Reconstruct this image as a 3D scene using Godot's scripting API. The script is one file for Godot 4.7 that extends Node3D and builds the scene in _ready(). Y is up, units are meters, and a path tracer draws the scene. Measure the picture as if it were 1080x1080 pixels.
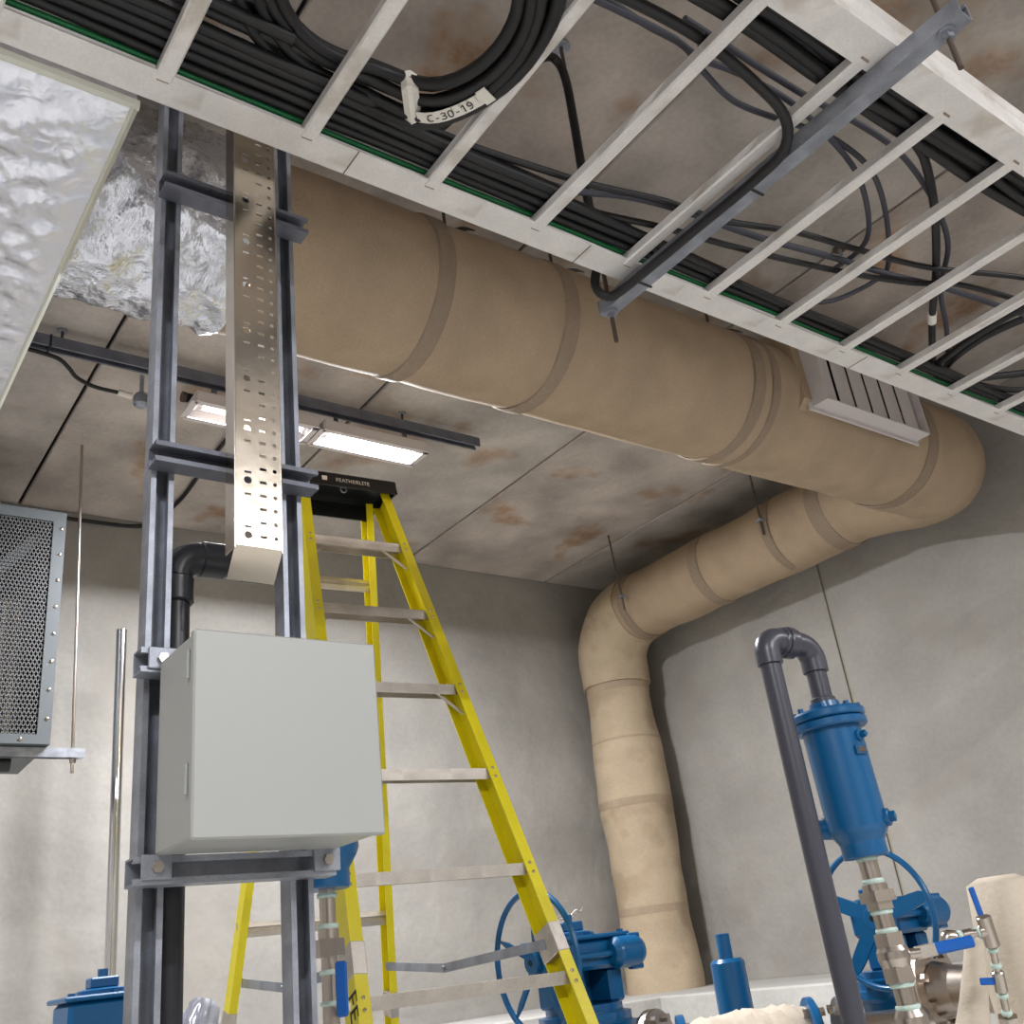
extends Node3D
# A pump-room corner: cable ladder overhead, wrapped duct, stepladder, strut frame with enclosure, blue valves.

class MB:
	var v := PackedVector3Array()
	var n := PackedVector3Array()
	func tri(a: Vector3, b: Vector3, c: Vector3, na: Vector3, nb: Vector3, nc: Vector3) -> void:
		var g := (b - a).cross(c - a)
		if g.length_squared() < 1e-16:
			return
		if g.dot(na + nb + nc) > 0.0:
			v.append_array([a, c, b]); n.append_array([na, nc, nb])
		else:
			v.append_array([a, b, c]); n.append_array([na, nb, nc])
	func quad(a: Vector3, b: Vector3, c: Vector3, d: Vector3, nn: Vector3) -> void:
		var g := (b - a).cross(c - a)
		if g.length_squared() < 1e-16:
			g = (c - a).cross(d - a)
		if g.dot(nn) < 0.0:
			g = -g
		g = g.normalized()
		tri(a, b, c, g, g, g); tri(a, c, d, g, g, g)
	func quad_s(a: Vector3, b: Vector3, c: Vector3, d: Vector3, na: Vector3, nb: Vector3, nc: Vector3, nd: Vector3) -> void:
		tri(a, b, c, na, nb, nc); tri(a, c, d, na, nc, nd)
	# box with chamfered edges, axes x/y/z unit
	func obox(c: Vector3, s: Vector3, bx := Vector3.RIGHT, by := Vector3.UP, bz := Vector3.BACK, ch := 0.0) -> MB:
		var h := s * 0.5
		ch = minf(ch, minf(h.x, minf(h.y, h.z)) * 0.9)
		var ax := [bx, by, bz]
		var hh := [h.x, h.y, h.z]
		for k in 3:
			var i := (k + 1) % 3
			var j := (k + 2) % 3
			for sg in [-1.0, 1.0]:
				var o: Vector3 = c + ax[k] * hh[k] * sg
				var u: Vector3 = ax[i] * (hh[i] - ch)
				var w: Vector3 = ax[j] * (hh[j] - ch)
				quad(o - u - w, o + u - w, o + u + w, o - u + w, ax[k] * sg)
		if ch > 0.0:
			for k in 3:
				var i := (k + 1) % 3
				var j := (k + 2) % 3
				for s1 in [-1.0, 1.0]:
					for s2 in [-1.0, 1.0]:
						var e: Vector3 = ax[k] * (hh[k] - ch)
						var p: Vector3 = c + ax[i] * hh[i] * s1 + ax[j] * (hh[j] - ch) * s2
						var q: Vector3 = c + ax[i] * (hh[i] - ch) * s1 + ax[j] * hh[j] * s2
						quad(p - e, p + e, q + e, q - e, ax[i] * s1 + ax[j] * s2)
			for sx in [-1.0, 1.0]:
				for sy in [-1.0, 1.0]:
					for sz in [-1.0, 1.0]:
						var d: Vector3 = (bx * sx + by * sy + bz * sz).normalized()
						var a: Vector3 = c + bx * h.x * sx + by * (h.y - ch) * sy + bz * (h.z - ch) * sz
						var b: Vector3 = c + bx * (h.x - ch) * sx + by * h.y * sy + bz * (h.z - ch) * sz
						var f: Vector3 = c + bx * (h.x - ch) * sx + by * (h.y - ch) * sy + bz * h.z * sz
						tri(a, b, f, d, d, d)
		return self
	func box(lo: Vector3, hi: Vector3, ch := 0.0) -> MB:
		return obox((lo + hi) * 0.5, hi - lo, Vector3.RIGHT, Vector3.UP, Vector3.BACK, ch)
	# flat bar between two points: w along `side`, t the other way
	func bar(a: Vector3, b: Vector3, w: float, t: float, side: Vector3, ch := 0.0) -> MB:
		var y := (b - a).normalized()
		var x := (side - y * side.dot(y)).normalized()
		return obox((a + b) * 0.5, Vector3(w, a.distance_to(b), t), x, y, x.cross(y), ch)
	func frame(d: Vector3) -> Array:
		var r := Vector3.UP if absf(d.y) < 0.9 else Vector3.RIGHT
		var x := r.cross(d).normalized()
		return [x, d.cross(x).normalized()]
	# profile: Array of Vector2(radius, height) along axis
	func lathe(prof: Array, o: Vector3, axis := Vector3.UP, sides := 24, smooth := false) -> MB:
		axis = axis.normalized()
		var fr := frame(axis)
		var m := prof.size()
		var nn := []
		for i in m - 1:
			var d: Vector2 = prof[i + 1] - prof[i]
			nn.append(Vector2(d.y, -d.x).normalized())
		for i in m - 1:
			var n0: Vector2 = nn[i]
			var n1: Vector2 = nn[i]
			if smooth:
				if i > 0: n0 = (nn[i] + nn[i - 1]).normalized()
				if i < m - 2: n1 = (nn[i] + nn[i + 1]).normalized()
			for s in sides:
				var a0 := TAU * s / sides
				var a1 := TAU * (s + 1) / sides
				var r0: Vector3 = fr[0] * cos(a0) + fr[1] * sin(a0)
				var r1: Vector3 = fr[0] * cos(a1) + fr[1] * sin(a1)
				var p0: Vector2 = prof[i]
				var p1: Vector2 = prof[i + 1]
				quad_s(o + r0 * p0.x + axis * p0.y, o + r1 * p0.x + axis * p0.y, o + r1 * p1.x + axis * p1.y, o + r0 * p1.x + axis * p1.y,
					r0 * n0.x + axis * n0.y, r1 * n0.x + axis * n0.y, r1 * n1.x + axis * n1.y, r0 * n1.x + axis * n1.y)
		return self
	func cyl(a: Vector3, b: Vector3, r: float, sides := 16, ch := 0.0) -> MB:
		var l := a.distance_to(b)
		var p := [Vector2(0, 0), Vector2(r, 0), Vector2(r, l), Vector2(0, l)]
		if ch > 0.0:
			p = [Vector2(0, 0), Vector2(r - ch, 0), Vector2(r, ch), Vector2(r, l - ch), Vector2(r - ch, l), Vector2(0, l)]
		return lathe(p, a, b - a, sides)
	# six-sided, flat shaded
	func hex(a: Vector3, b: Vector3, r: float, sides := 6) -> MB:
		var d := (b - a).normalized()
		var fr := frame(d)
		for s in sides:
			var a0 := TAU * s / sides
			var a1 := TAU * (s + 1) / sides
			var p: Vector3 = (fr[0] * cos(a0) + fr[1] * sin(a0)) * r
			var q: Vector3 = (fr[0] * cos(a1) + fr[1] * sin(a1)) * r
			quad(a + p, a + q, b + q, b + p, p + q)
			tri(b, b + p, b + q, d, d, d); tri(a, a + p, a + q, -d, -d, -d)
		return self
	# swept tube; rad is a float or an Array; wob gives a lumpy wrap
	func tube(pts: Array, rad, sides := 10, caps := true, wob: FastNoiseLite = null, amp := 0.0) -> MB:
		var m := pts.size()
		var t := []
		for i in m:
			t.append((pts[mini(i + 1, m - 1)] - pts[maxi(i - 1, 0)]).normalized())
		var fr := frame(t[0])
		var x: Vector3 = fr[0]
		var rings := []
		var norms := []
		for i in m:
			x = (x - t[i] * x.dot(t[i])).normalized()
			var y: Vector3 = t[i].cross(x)
			var ring := PackedVector3Array()
			var nr := PackedVector3Array()
			for s in sides:
				var a := TAU * s / sides
				var d: Vector3 = x * cos(a) + y * sin(a)
				var r: float = rad[i] if rad is Array else rad
				if wob:
					var w: Vector3 = pts[i] + d * r
					r += amp * wob.get_noise_3d(w.x, w.y, w.z)
				ring.append(pts[i] + d * r); nr.append(d)
			rings.append(ring); norms.append(nr)
		if wob:
			for i in m:
				for s in sides:
					var du: Vector3 = rings[i][(s + 1) % sides] - rings[i][(s + sides - 1) % sides]
					var dv: Vector3 = rings[mini(i + 1, m - 1)][s] - rings[maxi(i - 1, 0)][s]
					var g := du.cross(dv).normalized()
					norms[i][s] = g if g.dot(norms[i][s]) > 0.0 else -g
		for i in m - 1:
			for s in sides:
				var e := (s + 1) % sides
				quad_s(rings[i][s], rings[i][e], rings[i + 1][e], rings[i + 1][s], norms[i][s], norms[i][e], norms[i + 1][e], norms[i + 1][s])
		if caps:
			for s in sides:
				var e := (s + 1) % sides
				tri(pts[0], rings[0][s], rings[0][e], -t[0], -t[0], -t[0])
				tri(pts[m - 1], rings[m - 1][s], rings[m - 1][e], t[m - 1], t[m - 1], t[m - 1])
		return self
	func torus(c: Vector3, axis: Vector3, R: float, r: float, sides := 40, a0 := 0.0, a1 := TAU) -> MB:
		var fr := frame(axis.normalized())
		var pts := []
		for i in sides + 1:
			var a := lerpf(a0, a1, float(i) / sides)
			pts.append(c + (fr[0] * cos(a) + fr[1] * sin(a)) * R)
		return tube(pts, r, 10, false)
	func extrude(poly: PackedVector2Array, a: Vector3, b: Vector3, x: Vector3, y: Vector3) -> MB:
		var m := poly.size()
		var area := 0.0
		for i in m:
			area += poly[i].cross(poly[(i + 1) % m])
		var sg := 1.0 if area > 0.0 else -1.0
		for i in m:
			var p := poly[i]
			var q := poly[(i + 1) % m]
			var d := q - p
			var o := x * d.y * sg - y * d.x * sg
			quad(a + x * p.x + y * p.y, a + x * q.x + y * q.y, b + x * q.x + y * q.y, b + x * p.x + y * p.y, o)
		var tr := Geometry2D.triangulate_polygon(poly)
		var dr := (b - a).normalized()
		for i in range(0, tr.size(), 3):
			for e in [[a, -dr], [b, dr]]:
				var q := []
				for k in 3:
					q.append(e[0] + x * poly[tr[i + k]].x + y * poly[tr[i + k]].y)
				tri(q[0], q[1], q[2], e[1], e[1], e[1])
		return self
	# steel strut channel 41 mm, slot facing `open`
	func strut(a: Vector3, b: Vector3, open: Vector3, s := 0.041) -> MB:
		var d := (b - a).normalized()
		var y := open.normalized()
		var x := y.cross(d).normalized()
		var h := s * 0.5
		var t := 0.003
		var lip := 0.0095
		var poly := PackedVector2Array([Vector2(-h, -h), Vector2(h, -h), Vector2(h, h), Vector2(h - lip, h), Vector2(h - lip, h - 0.008), Vector2(h - lip + t, h - 0.008), Vector2(h - lip + t, h - t), Vector2(h - t, h - t), Vector2(h - t, -h + t),
			Vector2(-h + t, -h + t), Vector2(-h + t, h - t), Vector2(-h + lip - t, h - t), Vector2(-h + lip - t, h - 0.008), Vector2(-h + lip, h - 0.008), Vector2(-h + lip, h), Vector2(-h, h)])
		return extrude(poly, a, b, x, y)

var M := {}
var base_of := {}

func mat(nm: String, c: Color, rough := 0.6, metal := 0.0, spec := 0.5) -> StandardMaterial3D:
	var m := StandardMaterial3D.new()
	m.resource_name = nm
	m.albedo_color = c; m.roughness = rough; m.metallic = metal; m.metallic_specular = spec
	M[nm] = m
	return m

func noise(seed_: int, freq: float, oct := 4, type := FastNoiseLite.TYPE_SIMPLEX_SMOOTH, ridged := false) -> FastNoiseLite:
	var f := FastNoiseLite.new()
	f.seed = seed_; f.frequency = freq; f.noise_type = type; f.fractal_octaves = oct
	f.fractal_type = FastNoiseLite.FRACTAL_RIDGED if ridged else FastNoiseLite.FRACTAL_FBM
	return f

# blotchy two-tone picture: base colour, lighter and darker clouds, fine grain, and optional stains
func blotch(size: int, c: Color, cloud: float, grain: float, sd: int, stain := Color.BLACK, amount := 0.0, f0 := 0.006) -> ImageTexture:
	var a := noise(sd, f0, 5).get_seamless_image(size, size).get_data()
	var b := noise(sd + 1, 0.12, 3).get_seamless_image(size, size).get_data()
	var s := noise(sd + 2, f0 * 0.8, 5).get_seamless_image(size, size).get_data()
	var px := PackedByteArray()
	px.resize(size * size * 3)
	for i in size * size:
		var k := 1.0 + (a[i] / 255.0 - 0.5) * cloud + (b[i] / 255.0 - 0.5) * grain
		var st := clampf((s[i] / 255.0 - 0.62) * 5.0, 0.0, 1.0) * amount * (0.4 + b[i] / 255.0)
		px[i * 3] = clampi(int(lerpf(c.r, stain.r, st) * k * 255.0), 0, 255)
		px[i * 3 + 1] = clampi(int(lerpf(c.g, stain.g, st) * k * 255.0), 0, 255)
		px[i * 3 + 2] = clampi(int(lerpf(c.b, stain.b, st) * k * 255.0), 0, 255)
	return ImageTexture.create_from_image(Image.create_from_data(size, size, false, Image.FORMAT_RGB8, px))

func tri_tex(m: StandardMaterial3D, tex: Texture2D, scale: float, nseed := 0, nfreq := 0.02, nstr := 0.0, ridged := false, nscale := 1.0) -> void:
	m.albedo_color = Color.WHITE
	m.albedo_texture = tex
	m.uv1_triplanar = true; m.uv1_world_triplanar = true
	m.uv1_scale = Vector3.ONE * scale
	if nstr > 0.0:
		bumps(m, nseed, nfreq, nstr, ridged, scale)

func bumps(m: StandardMaterial3D, nseed: int, nfreq: float, nstr: float, ridged: bool, scale: float) -> void:
	var im := noise(nseed, nfreq, 4, FastNoiseLite.TYPE_SIMPLEX_SMOOTH, ridged).get_seamless_image(512, 512)
	im.convert(Image.FORMAT_RGBA8)
	im.bump_map_to_normal_map(8.0)
	m.normal_enabled = true
	m.normal_texture = ImageTexture.create_from_image(im)
	m.normal_scale = nstr
	m.uv1_triplanar = true; m.uv1_world_triplanar = true
	m.uv1_scale = Vector3.ONE * scale

func make_materials() -> void:
	tri_tex(mat("concrete", Color.WHITE, 0.85), blotch(768, Color(0.615, 0.60, 0.575), 0.12, 0.05, 11, Color(0.56, 0.53, 0.49), 0.3), 0.3, 3, 0.03, 0.12)
	tri_tex(mat("concrete_light", Color.WHITE, 0.85), blotch(512, Color(0.70, 0.69, 0.67), 0.12, 0.06, 21), 0.4, 3, 0.03, 0.12)
	tri_tex(mat("ceiling_concrete", Color.WHITE, 0.9), blotch(768, Color(0.695, 0.655, 0.62), 0.32, 0.08, 31, Color(0.58, 0.44, 0.32), 0.8), 0.35, 4, 0.03, 0.15)
	tri_tex(mat("ceiling_concrete_b", Color.WHITE, 0.9), blotch(768, Color(0.685, 0.655, 0.625), 0.32, 0.08, 47, Color(0.57, 0.46, 0.37), 0.7), 0.33, 5, 0.03, 0.15)
	mat("joint", Color(0.10, 0.09, 0.085), 0.95)
	mat("sealant", Color(0.60, 0.57, 0.50), 0.8)
	tri_tex(mat("floor_concrete", Color.WHITE, 0.6), blotch(512, Color(0.78, 0.775, 0.76), 0.1, 0.05, 61), 0.3)
	tri_tex(mat("canvas", Color.WHITE, 0.8, 0.0, 0.35), blotch(512, Color(0.66, 0.58, 0.485), 0.10, 0.10, 71), 1.3, 6, 0.25, 0.12)
	tri_tex(mat("canvas_band", Color.WHITE, 0.75), blotch(256, Color(0.56, 0.49, 0.415), 0.12, 0.10, 76), 1.3)
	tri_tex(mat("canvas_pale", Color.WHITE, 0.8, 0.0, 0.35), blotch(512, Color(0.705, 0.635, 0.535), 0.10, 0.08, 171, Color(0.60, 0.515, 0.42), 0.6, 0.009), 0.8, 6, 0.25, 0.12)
	tri_tex(mat("canvas_seam", Color.WHITE, 0.75), blotch(256, Color(0.63, 0.555, 0.465), 0.14, 0.10, 78), 1.3)
	tri_tex(mat("cream_canvas", Color.WHITE, 0.8), blotch(256, Color(0.77, 0.72, 0.65), 0.08, 0.06, 81), 1.2, 7, 0.1, 0.1)
	mat("foil", Color(0.86, 0.87, 0.90), 0.24, 1.0)
	bumps(M.foil, 9, 0.018, 0.55, true, 2.2)
	mat("foil_smooth", Color(0.92, 0.925, 0.955), 0.30, 1.0)
	bumps(M.foil_smooth, 15, 0.012, 0.28, true, 1.1)
	mat("foil_tape", Color(0.80, 0.80, 0.75), 0.5, 0.3)
	tri_tex(mat("galvanised", Color.WHITE, 0.42, 0.5), blotch(256, Color(0.58, 0.595, 0.63), 0.25, 0.10, 91), 6.0)
	tri_tex(mat("galvanised_dark", Color.WHITE, 0.5, 0.4), blotch(256, Color(0.42, 0.43, 0.47), 0.2, 0.10, 93), 6.0)
	tri_tex(mat("tray_metal", Color.WHITE, 0.5, 0.25), blotch(256, Color(0.88, 0.865, 0.85), 0.08, 0.06, 95, Color(0.62, 0.57, 0.5), 0.4), 3.0)
	mat("stainless", Color(0.74, 0.70, 0.66), 0.28, 1.0)
	mat("chrome", Color(0.86, 0.86, 0.87), 0.16, 1.0)
	mat("stainless_bright", Color(0.80, 0.76, 0.70), 0.2, 1.0)
	bumps(M.stainless_bright, 19, 0.008, 0.05, false, 2.0)
	tri_tex(mat("aluminium", Color.WHITE, 0.42, 0.7), blotch(256, Color(0.74, 0.71, 0.67), 0.16, 0.16, 97), 6.0)
	mat("enclosure_grey", Color(0.62, 0.625, 0.61), 0.42)
	mat("white_paint", Color(0.80, 0.77, 0.765), 0.5)
	mat("heater_grey", Color(0.34, 0.36, 0.37), 0.45)
	mat("guard_metal", Color(0.40, 0.40, 0.40), 0.5, 0.4)
	tri_tex(mat("fibreglass_yellow", Color.WHITE, 0.38), blotch(256, Color(0.86, 0.80, 0.06), 0.06, 0.06, 101), 4.0)
	mat("black_plastic", Color(0.055, 0.06, 0.075), 0.4)
	mat("cable_black", Color(0.075, 0.073, 0.078), 0.5)
	mat("cable_grey", Color(0.22, 0.22, 0.255), 0.55)
	mat("cable_green", Color(0.02, 0.42, 0.22), 0.45)
	mat("blue_paint", Color(0.03, 0.325, 0.51), 0.28)
	mat("blue_vinyl", Color(0.0, 0.34, 0.67), 0.4)
	mat("pvc", Color(0.255, 0.255, 0.29), 0.32)
	mat("pvc_dark", Color(0.125, 0.13, 0.15), 0.35)
	mat("ptfe", Color(0.72, 0.80, 0.76), 0.6)
	mat("paper_tape", Color(0.88, 0.86, 0.82), 0.7)
	mat("ink", Color(0.06, 0.06, 0.07), 0.7)
	mat("rust", Color(0.36, 0.31, 0.27), 0.7, 0.4)
	mat("weld_metal", Color(0.60, 0.53, 0.46), 0.6, 0.3)
	mat("plastic_wrap", Color(0.72, 0.73, 0.78), 0.15, 0.2)
	mat("lens_white", Color(0.82, 0.82, 0.82), 0.4)
	var g: StandardMaterial3D = mat("lamp_glow", Color(1, 1, 1), 0.4)
	g.emission_enabled = true; g.emission = Color(1.0, 0.98, 0.95); g.emission_energy_multiplier = 14.0
	var g2: StandardMaterial3D = mat("lamp_glow_dim", Color(1, 1, 1), 0.4)
	g2.emission_enabled = true; g2.emission = Color(1.0, 0.98, 0.95); g2.emission_energy_multiplier = 1.2

var used := {}
func numbered(nm: String) -> String:
	used[nm] = used.get(nm, -1) + 1
	return nm if used[nm] == 0 else "%s_%03d" % [nm, used[nm]]

func thing(nm: String, label: String, category: String, at := Vector3.ZERO, group := "", turn := 0.0) -> Node3D:
	var o := Node3D.new()
	o.name = numbered(nm)
	add_child(o, true)
	o.position = at
	o.rotation.y = turn
	base_of[o] = at if turn == 0.0 else Vector3.ZERO
	o.set_meta("label", label); o.set_meta("category", category)
	if group != "":
		o.set_meta("group", group)
	return o

func struct(nm: String, at := Vector3.ZERO) -> Node3D:
	var o := Node3D.new()
	o.name = nm
	add_child(o, true)
	o.position = at
	base_of[o] = at
	o.set_meta("kind", "structure")
	return o

func part(nm: String, b: MB, m, parent: Node3D, label := "") -> MeshInstance3D:
	var off: Vector3 = base_of[parent]
	var vv := b.v
	if off != Vector3.ZERO:
		for i in vv.size():
			vv[i] -= off
	var arr := []
	arr.resize(Mesh.ARRAY_MAX)
	arr[Mesh.ARRAY_VERTEX] = vv
	arr[Mesh.ARRAY_NORMAL] = b.n
	var am := ArrayMesh.new()
	am.add_surface_from_arrays(Mesh.PRIMITIVE_TRIANGLES, arr)
	am.surface_set_material(0, M[m] if m is String else m)
	var o := MeshInstance3D.new()
	o.name = nm
	o.mesh = am
	parent.add_child(o, true)
	base_of[o] = off
	if label != "":
		o.set_meta("label", label)
	return o

func single(nm: String, b: MB, m, label: String, category: String, at: Vector3, group := "") -> MeshInstance3D:
	base_of[self] = at
	var o := part(numbered(nm), b, m, self)
	o.position = at
	base_of[o] = at
	o.set_meta("label", label); o.set_meta("category", category)
	if group != "":
		o.set_meta("group", group)
	return o

func spline(p: Array, per := 6) -> Array:
	var out := []
	var m := p.size()
	for i in m - 1:
		var a: Vector3 = p[maxi(i - 1, 0)]
		var b: Vector3 = p[i]
		var c: Vector3 = p[i + 1]
		var d: Vector3 = p[mini(i + 2, m - 1)]
		for k in per:
			out.append(b.cubic_interpolate(c, a, d, float(k) / per))
	out.append(p[m - 1])
	return out

func V(x: float, y: float, z: float) -> Vector3:
	return Vector3(x, y, z)

func text(s: String, size: float, m: String, at: Vector3, x: Vector3, nrm: Vector3, parent: Node3D, nm := "lettering", stretch := 1.0) -> MeshInstance3D:
	var t := TextMesh.new()
	var f := SystemFont.new()
	f.font_names = PackedStringArray(["Droid Sans"])
	t.font = f
	t.text = s
	t.font_size = 64
	t.pixel_size = size / 64.0
	t.depth = 0.0008
	t.material = M[m]
	var o := MeshInstance3D.new()
	o.name = nm
	o.mesh = t
	parent.add_child(o, true)
	x = x.normalized(); nrm = nrm.normalized()
	o.basis = Basis(x * stretch, nrm.cross(x), nrm)
	o.position = at - base_of[parent]
	return o

# ------------------------------------------------------------------ light
func area(at: Vector3, size: Vector2, energy: float, parent: Node3D, col := Color(0.975, 0.98, 1.0)) -> void:
	var l := AreaLight3D.new()
	l.name = "light"
	l.area_size = size
	l.light_color = col
	l.light_energy = energy
	l.area_range = 14.0
	l.shadow_enabled = true
	parent.add_child(l, true)
	l.position = at - base_of[parent]
	l.rotation = Vector3(-PI / 2, 0, 0)

# recessed ceiling batten: an open tray with a tube inside
func batten(at: Vector3, length: float, width: float, label: String, energy: float, glow := "lamp_glow", group := "") -> Node3D:
	var t := thing("light_fixture", label, "light", at, group)
	var hx := length * 0.5
	var hz := width * 0.5
	var d := 0.045
	var b := MB.new()
	b.box(at + V(-hx, d, -hz), at + V(hx, d + 0.012, hz))
	for s in [-1.0, 1.0]:
		b.box(at + V(-hx, 0, s * hz - 0.006), at + V(hx, d, s * hz + 0.006))
		b.box(at + V(s * hx - 0.006, 0, -hz), at + V(s * hx + 0.006, d, hz))
		b.box(at + V(-hx - 0.006, -0.003, s * hz - 0.018), at + V(hx + 0.006, 0.0, s * hz + 0.010))
		b.box(at + V(s * hx - 0.022, -0.003, -hz), at + V(s * hx + 0.006, 0.0, hz))
	part("housing", b, "white_paint", t)
	var lo := at + V(-hx + 0.05, 0.028, 0)
	part("led_tube", MB.new().cyl(lo, at + V(hx - 0.05, 0.028, 0), 0.019, 16, 0.004), glow, t)
	for s in [-1.0, 1.0]:
		part("lamp_holder", MB.new().box(at + V(s * (hx - 0.03) - 0.016, 0.008, -0.025), at + V(s * (hx - 0.03) + 0.016, d, 0.025), 0.004), "white_paint", t)
	area(at + V(0, 0.006, 0), Vector2(length - 0.1, 0.035), energy, t)
	return t

func _ready() -> void:
	# ---------------- camera, environment, lights
	var cam := Camera3D.new()
	cam.name = "camera"
	add_child(cam)
	var rx := V(0.8071026, -0.1152758, 0.5790482)
	var uy := V(-0.1562062, 0.9041136, 0.3977162)
	cam.transform = Transform3D(Basis(rx, uy, rx.cross(uy)), V(0, 1.83, 0))
	cam.fov = 53.95
	cam.near = 0.05
	cam.far = 60.0
	var we := WorldEnvironment.new()
	we.name = "environment"
	var env := Environment.new()
	env.background_mode = Environment.BG_COLOR
	env.background_color = Color.BLACK
	env.tonemap_mode = Environment.TONE_MAPPER_LINEAR
	env.tonemap_exposure = 2.25
	env.sdfgi_enabled = true; env.ssao_enabled = true; env.ssil_enabled = true
	we.environment = env
	add_child(we)
	make_materials()
	batten(V(2.185, 4.205, -3.76), 0.56, 0.15, "bright lit batten light under the ceiling strut, above the stepladder", 6.5, "lamp_glow", "ceiling lights")
	batten(V(1.585, 4.205, -3.76), 0.57, 0.15, "dimmer batten light half hidden behind the perforated steel channel", 2.0, "lamp_glow_dim", "ceiling lights")
	batten(V(1.9, 4.22, 2.6), 1.6, 0.16, "long batten light behind the viewer, in the middle", 7.5, "lamp_glow", "ceiling lights")
	batten(V(-1.5, 4.22, 1.4), 1.6, 0.16, "long batten light behind the viewer, to the left", 8.0, "lamp_glow", "ceiling lights")
	batten(V(3.9, 4.22, 1.4), 1.6, 0.16, "long batten light behind the viewer, to the right", 3.3, "lamp_glow", "ceiling lights")
	batten(V(-1.6, 4.205, -3.76), 1.2, 0.15, "batten light out of view at the far left, in line with the lit one", 5.0, "lamp_glow", "ceiling lights")
	room()
	duct()
	foil_ducts()
	cable_tray()
	cables()
	strut_frame()
	enclosure()
	ladder()
	ceiling_bits()
	heater()
	air_valve()
	valves()

# ------------------------------------------------------------------ setting
func room() -> void:
	var f := struct("floor")
	part("slab", MB.new().box(V(-3.2, -0.2, -5.64), V(5.4, 0, 4.7)), "floor_concrete", f)
	var c := struct("ceiling", V(0, 4.43, 0))
	part("backing", MB.new().box(V(-3.2, 4.455, -5.64), V(5.4, 4.65, 4.7)), "joint", c)
	var xs := [-3.2, -1.47, -0.26, 0.945, 2.16, 3.37, 4.58, 5.4]
	for i in xs.size() - 1:
		part("plank", MB.new().box(V(xs[i] + 0.008, 4.43, -5.44), V(xs[i + 1] - 0.008, 4.456, 4.6), 0.006), "ceiling_concrete" if i % 2 == 1 else "ceiling_concrete_b", c)
	var wb := struct("wall_back", V(0, 0, -5.44))
	part("panel", MB.new().box(V(-3.2, 0, -5.64), V(5.4, 4.455, -5.447)), "concrete", wb)
	var wr := struct("wall_right", V(5.2, 0, 0))
	part("backing", MB.new().box(V(5.232, 0, -5.64), V(5.4, 4.455, 4.7)), "joint", wr)
	part("panel", MB.new().box(V(5.2, 0, -5.44), V(5.24, 4.43, -3.530), 0.004), "concrete", wr)
	part("panel", MB.new().box(V(5.2, 0, -3.512), V(5.24, 4.43, 4.6), 0.004), "concrete", wr)
	part("joint_sealant", MB.new().box(V(5.206, 0, -3.523), V(5.236, 4.43, -3.512)), "sealant", wr)
	part("panel", MB.new().box(V(-3.4, 0, -5.64), V(-3.2, 4.455, 4.7)), "concrete", struct("wall_left", V(-3.2, 0, 0)))
	part("panel", MB.new().box(V(-3.4, 0, 4.6), V(5.4, 4.455, 4.8)), "concrete", struct("wall_front", V(0, 0, 4.6)))
	var p := struct("plinth_corner", V(4.6, 0, -5.0))
	p.name = "trim_1"
	part("ledge", MB.new().box(V(2.9, 0, -5.44), V(5.2, 1.60, -4.62), 0.01), "concrete_light", p)
	part("ledge", MB.new().box(V(4.3, 0, -4.62), V(5.2, 1.60, -1.0), 0.01), "concrete_light", p)

# ------------------------------------------------------------------ wrapped round duct
func ring(nm: String, c: Vector3, axis: Vector3, r: float, w: float, parent: Node3D, m := "canvas_band") -> void:
	part(nm, MB.new().lathe([Vector2(r - 0.004, -w * 0.5 - 0.006), Vector2(r + 0.002, -w * 0.5), Vector2(r + 0.002, w * 0.5), Vector2(r - 0.004, w * 0.5 + 0.006)], c, axis, 48), m, parent)

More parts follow.
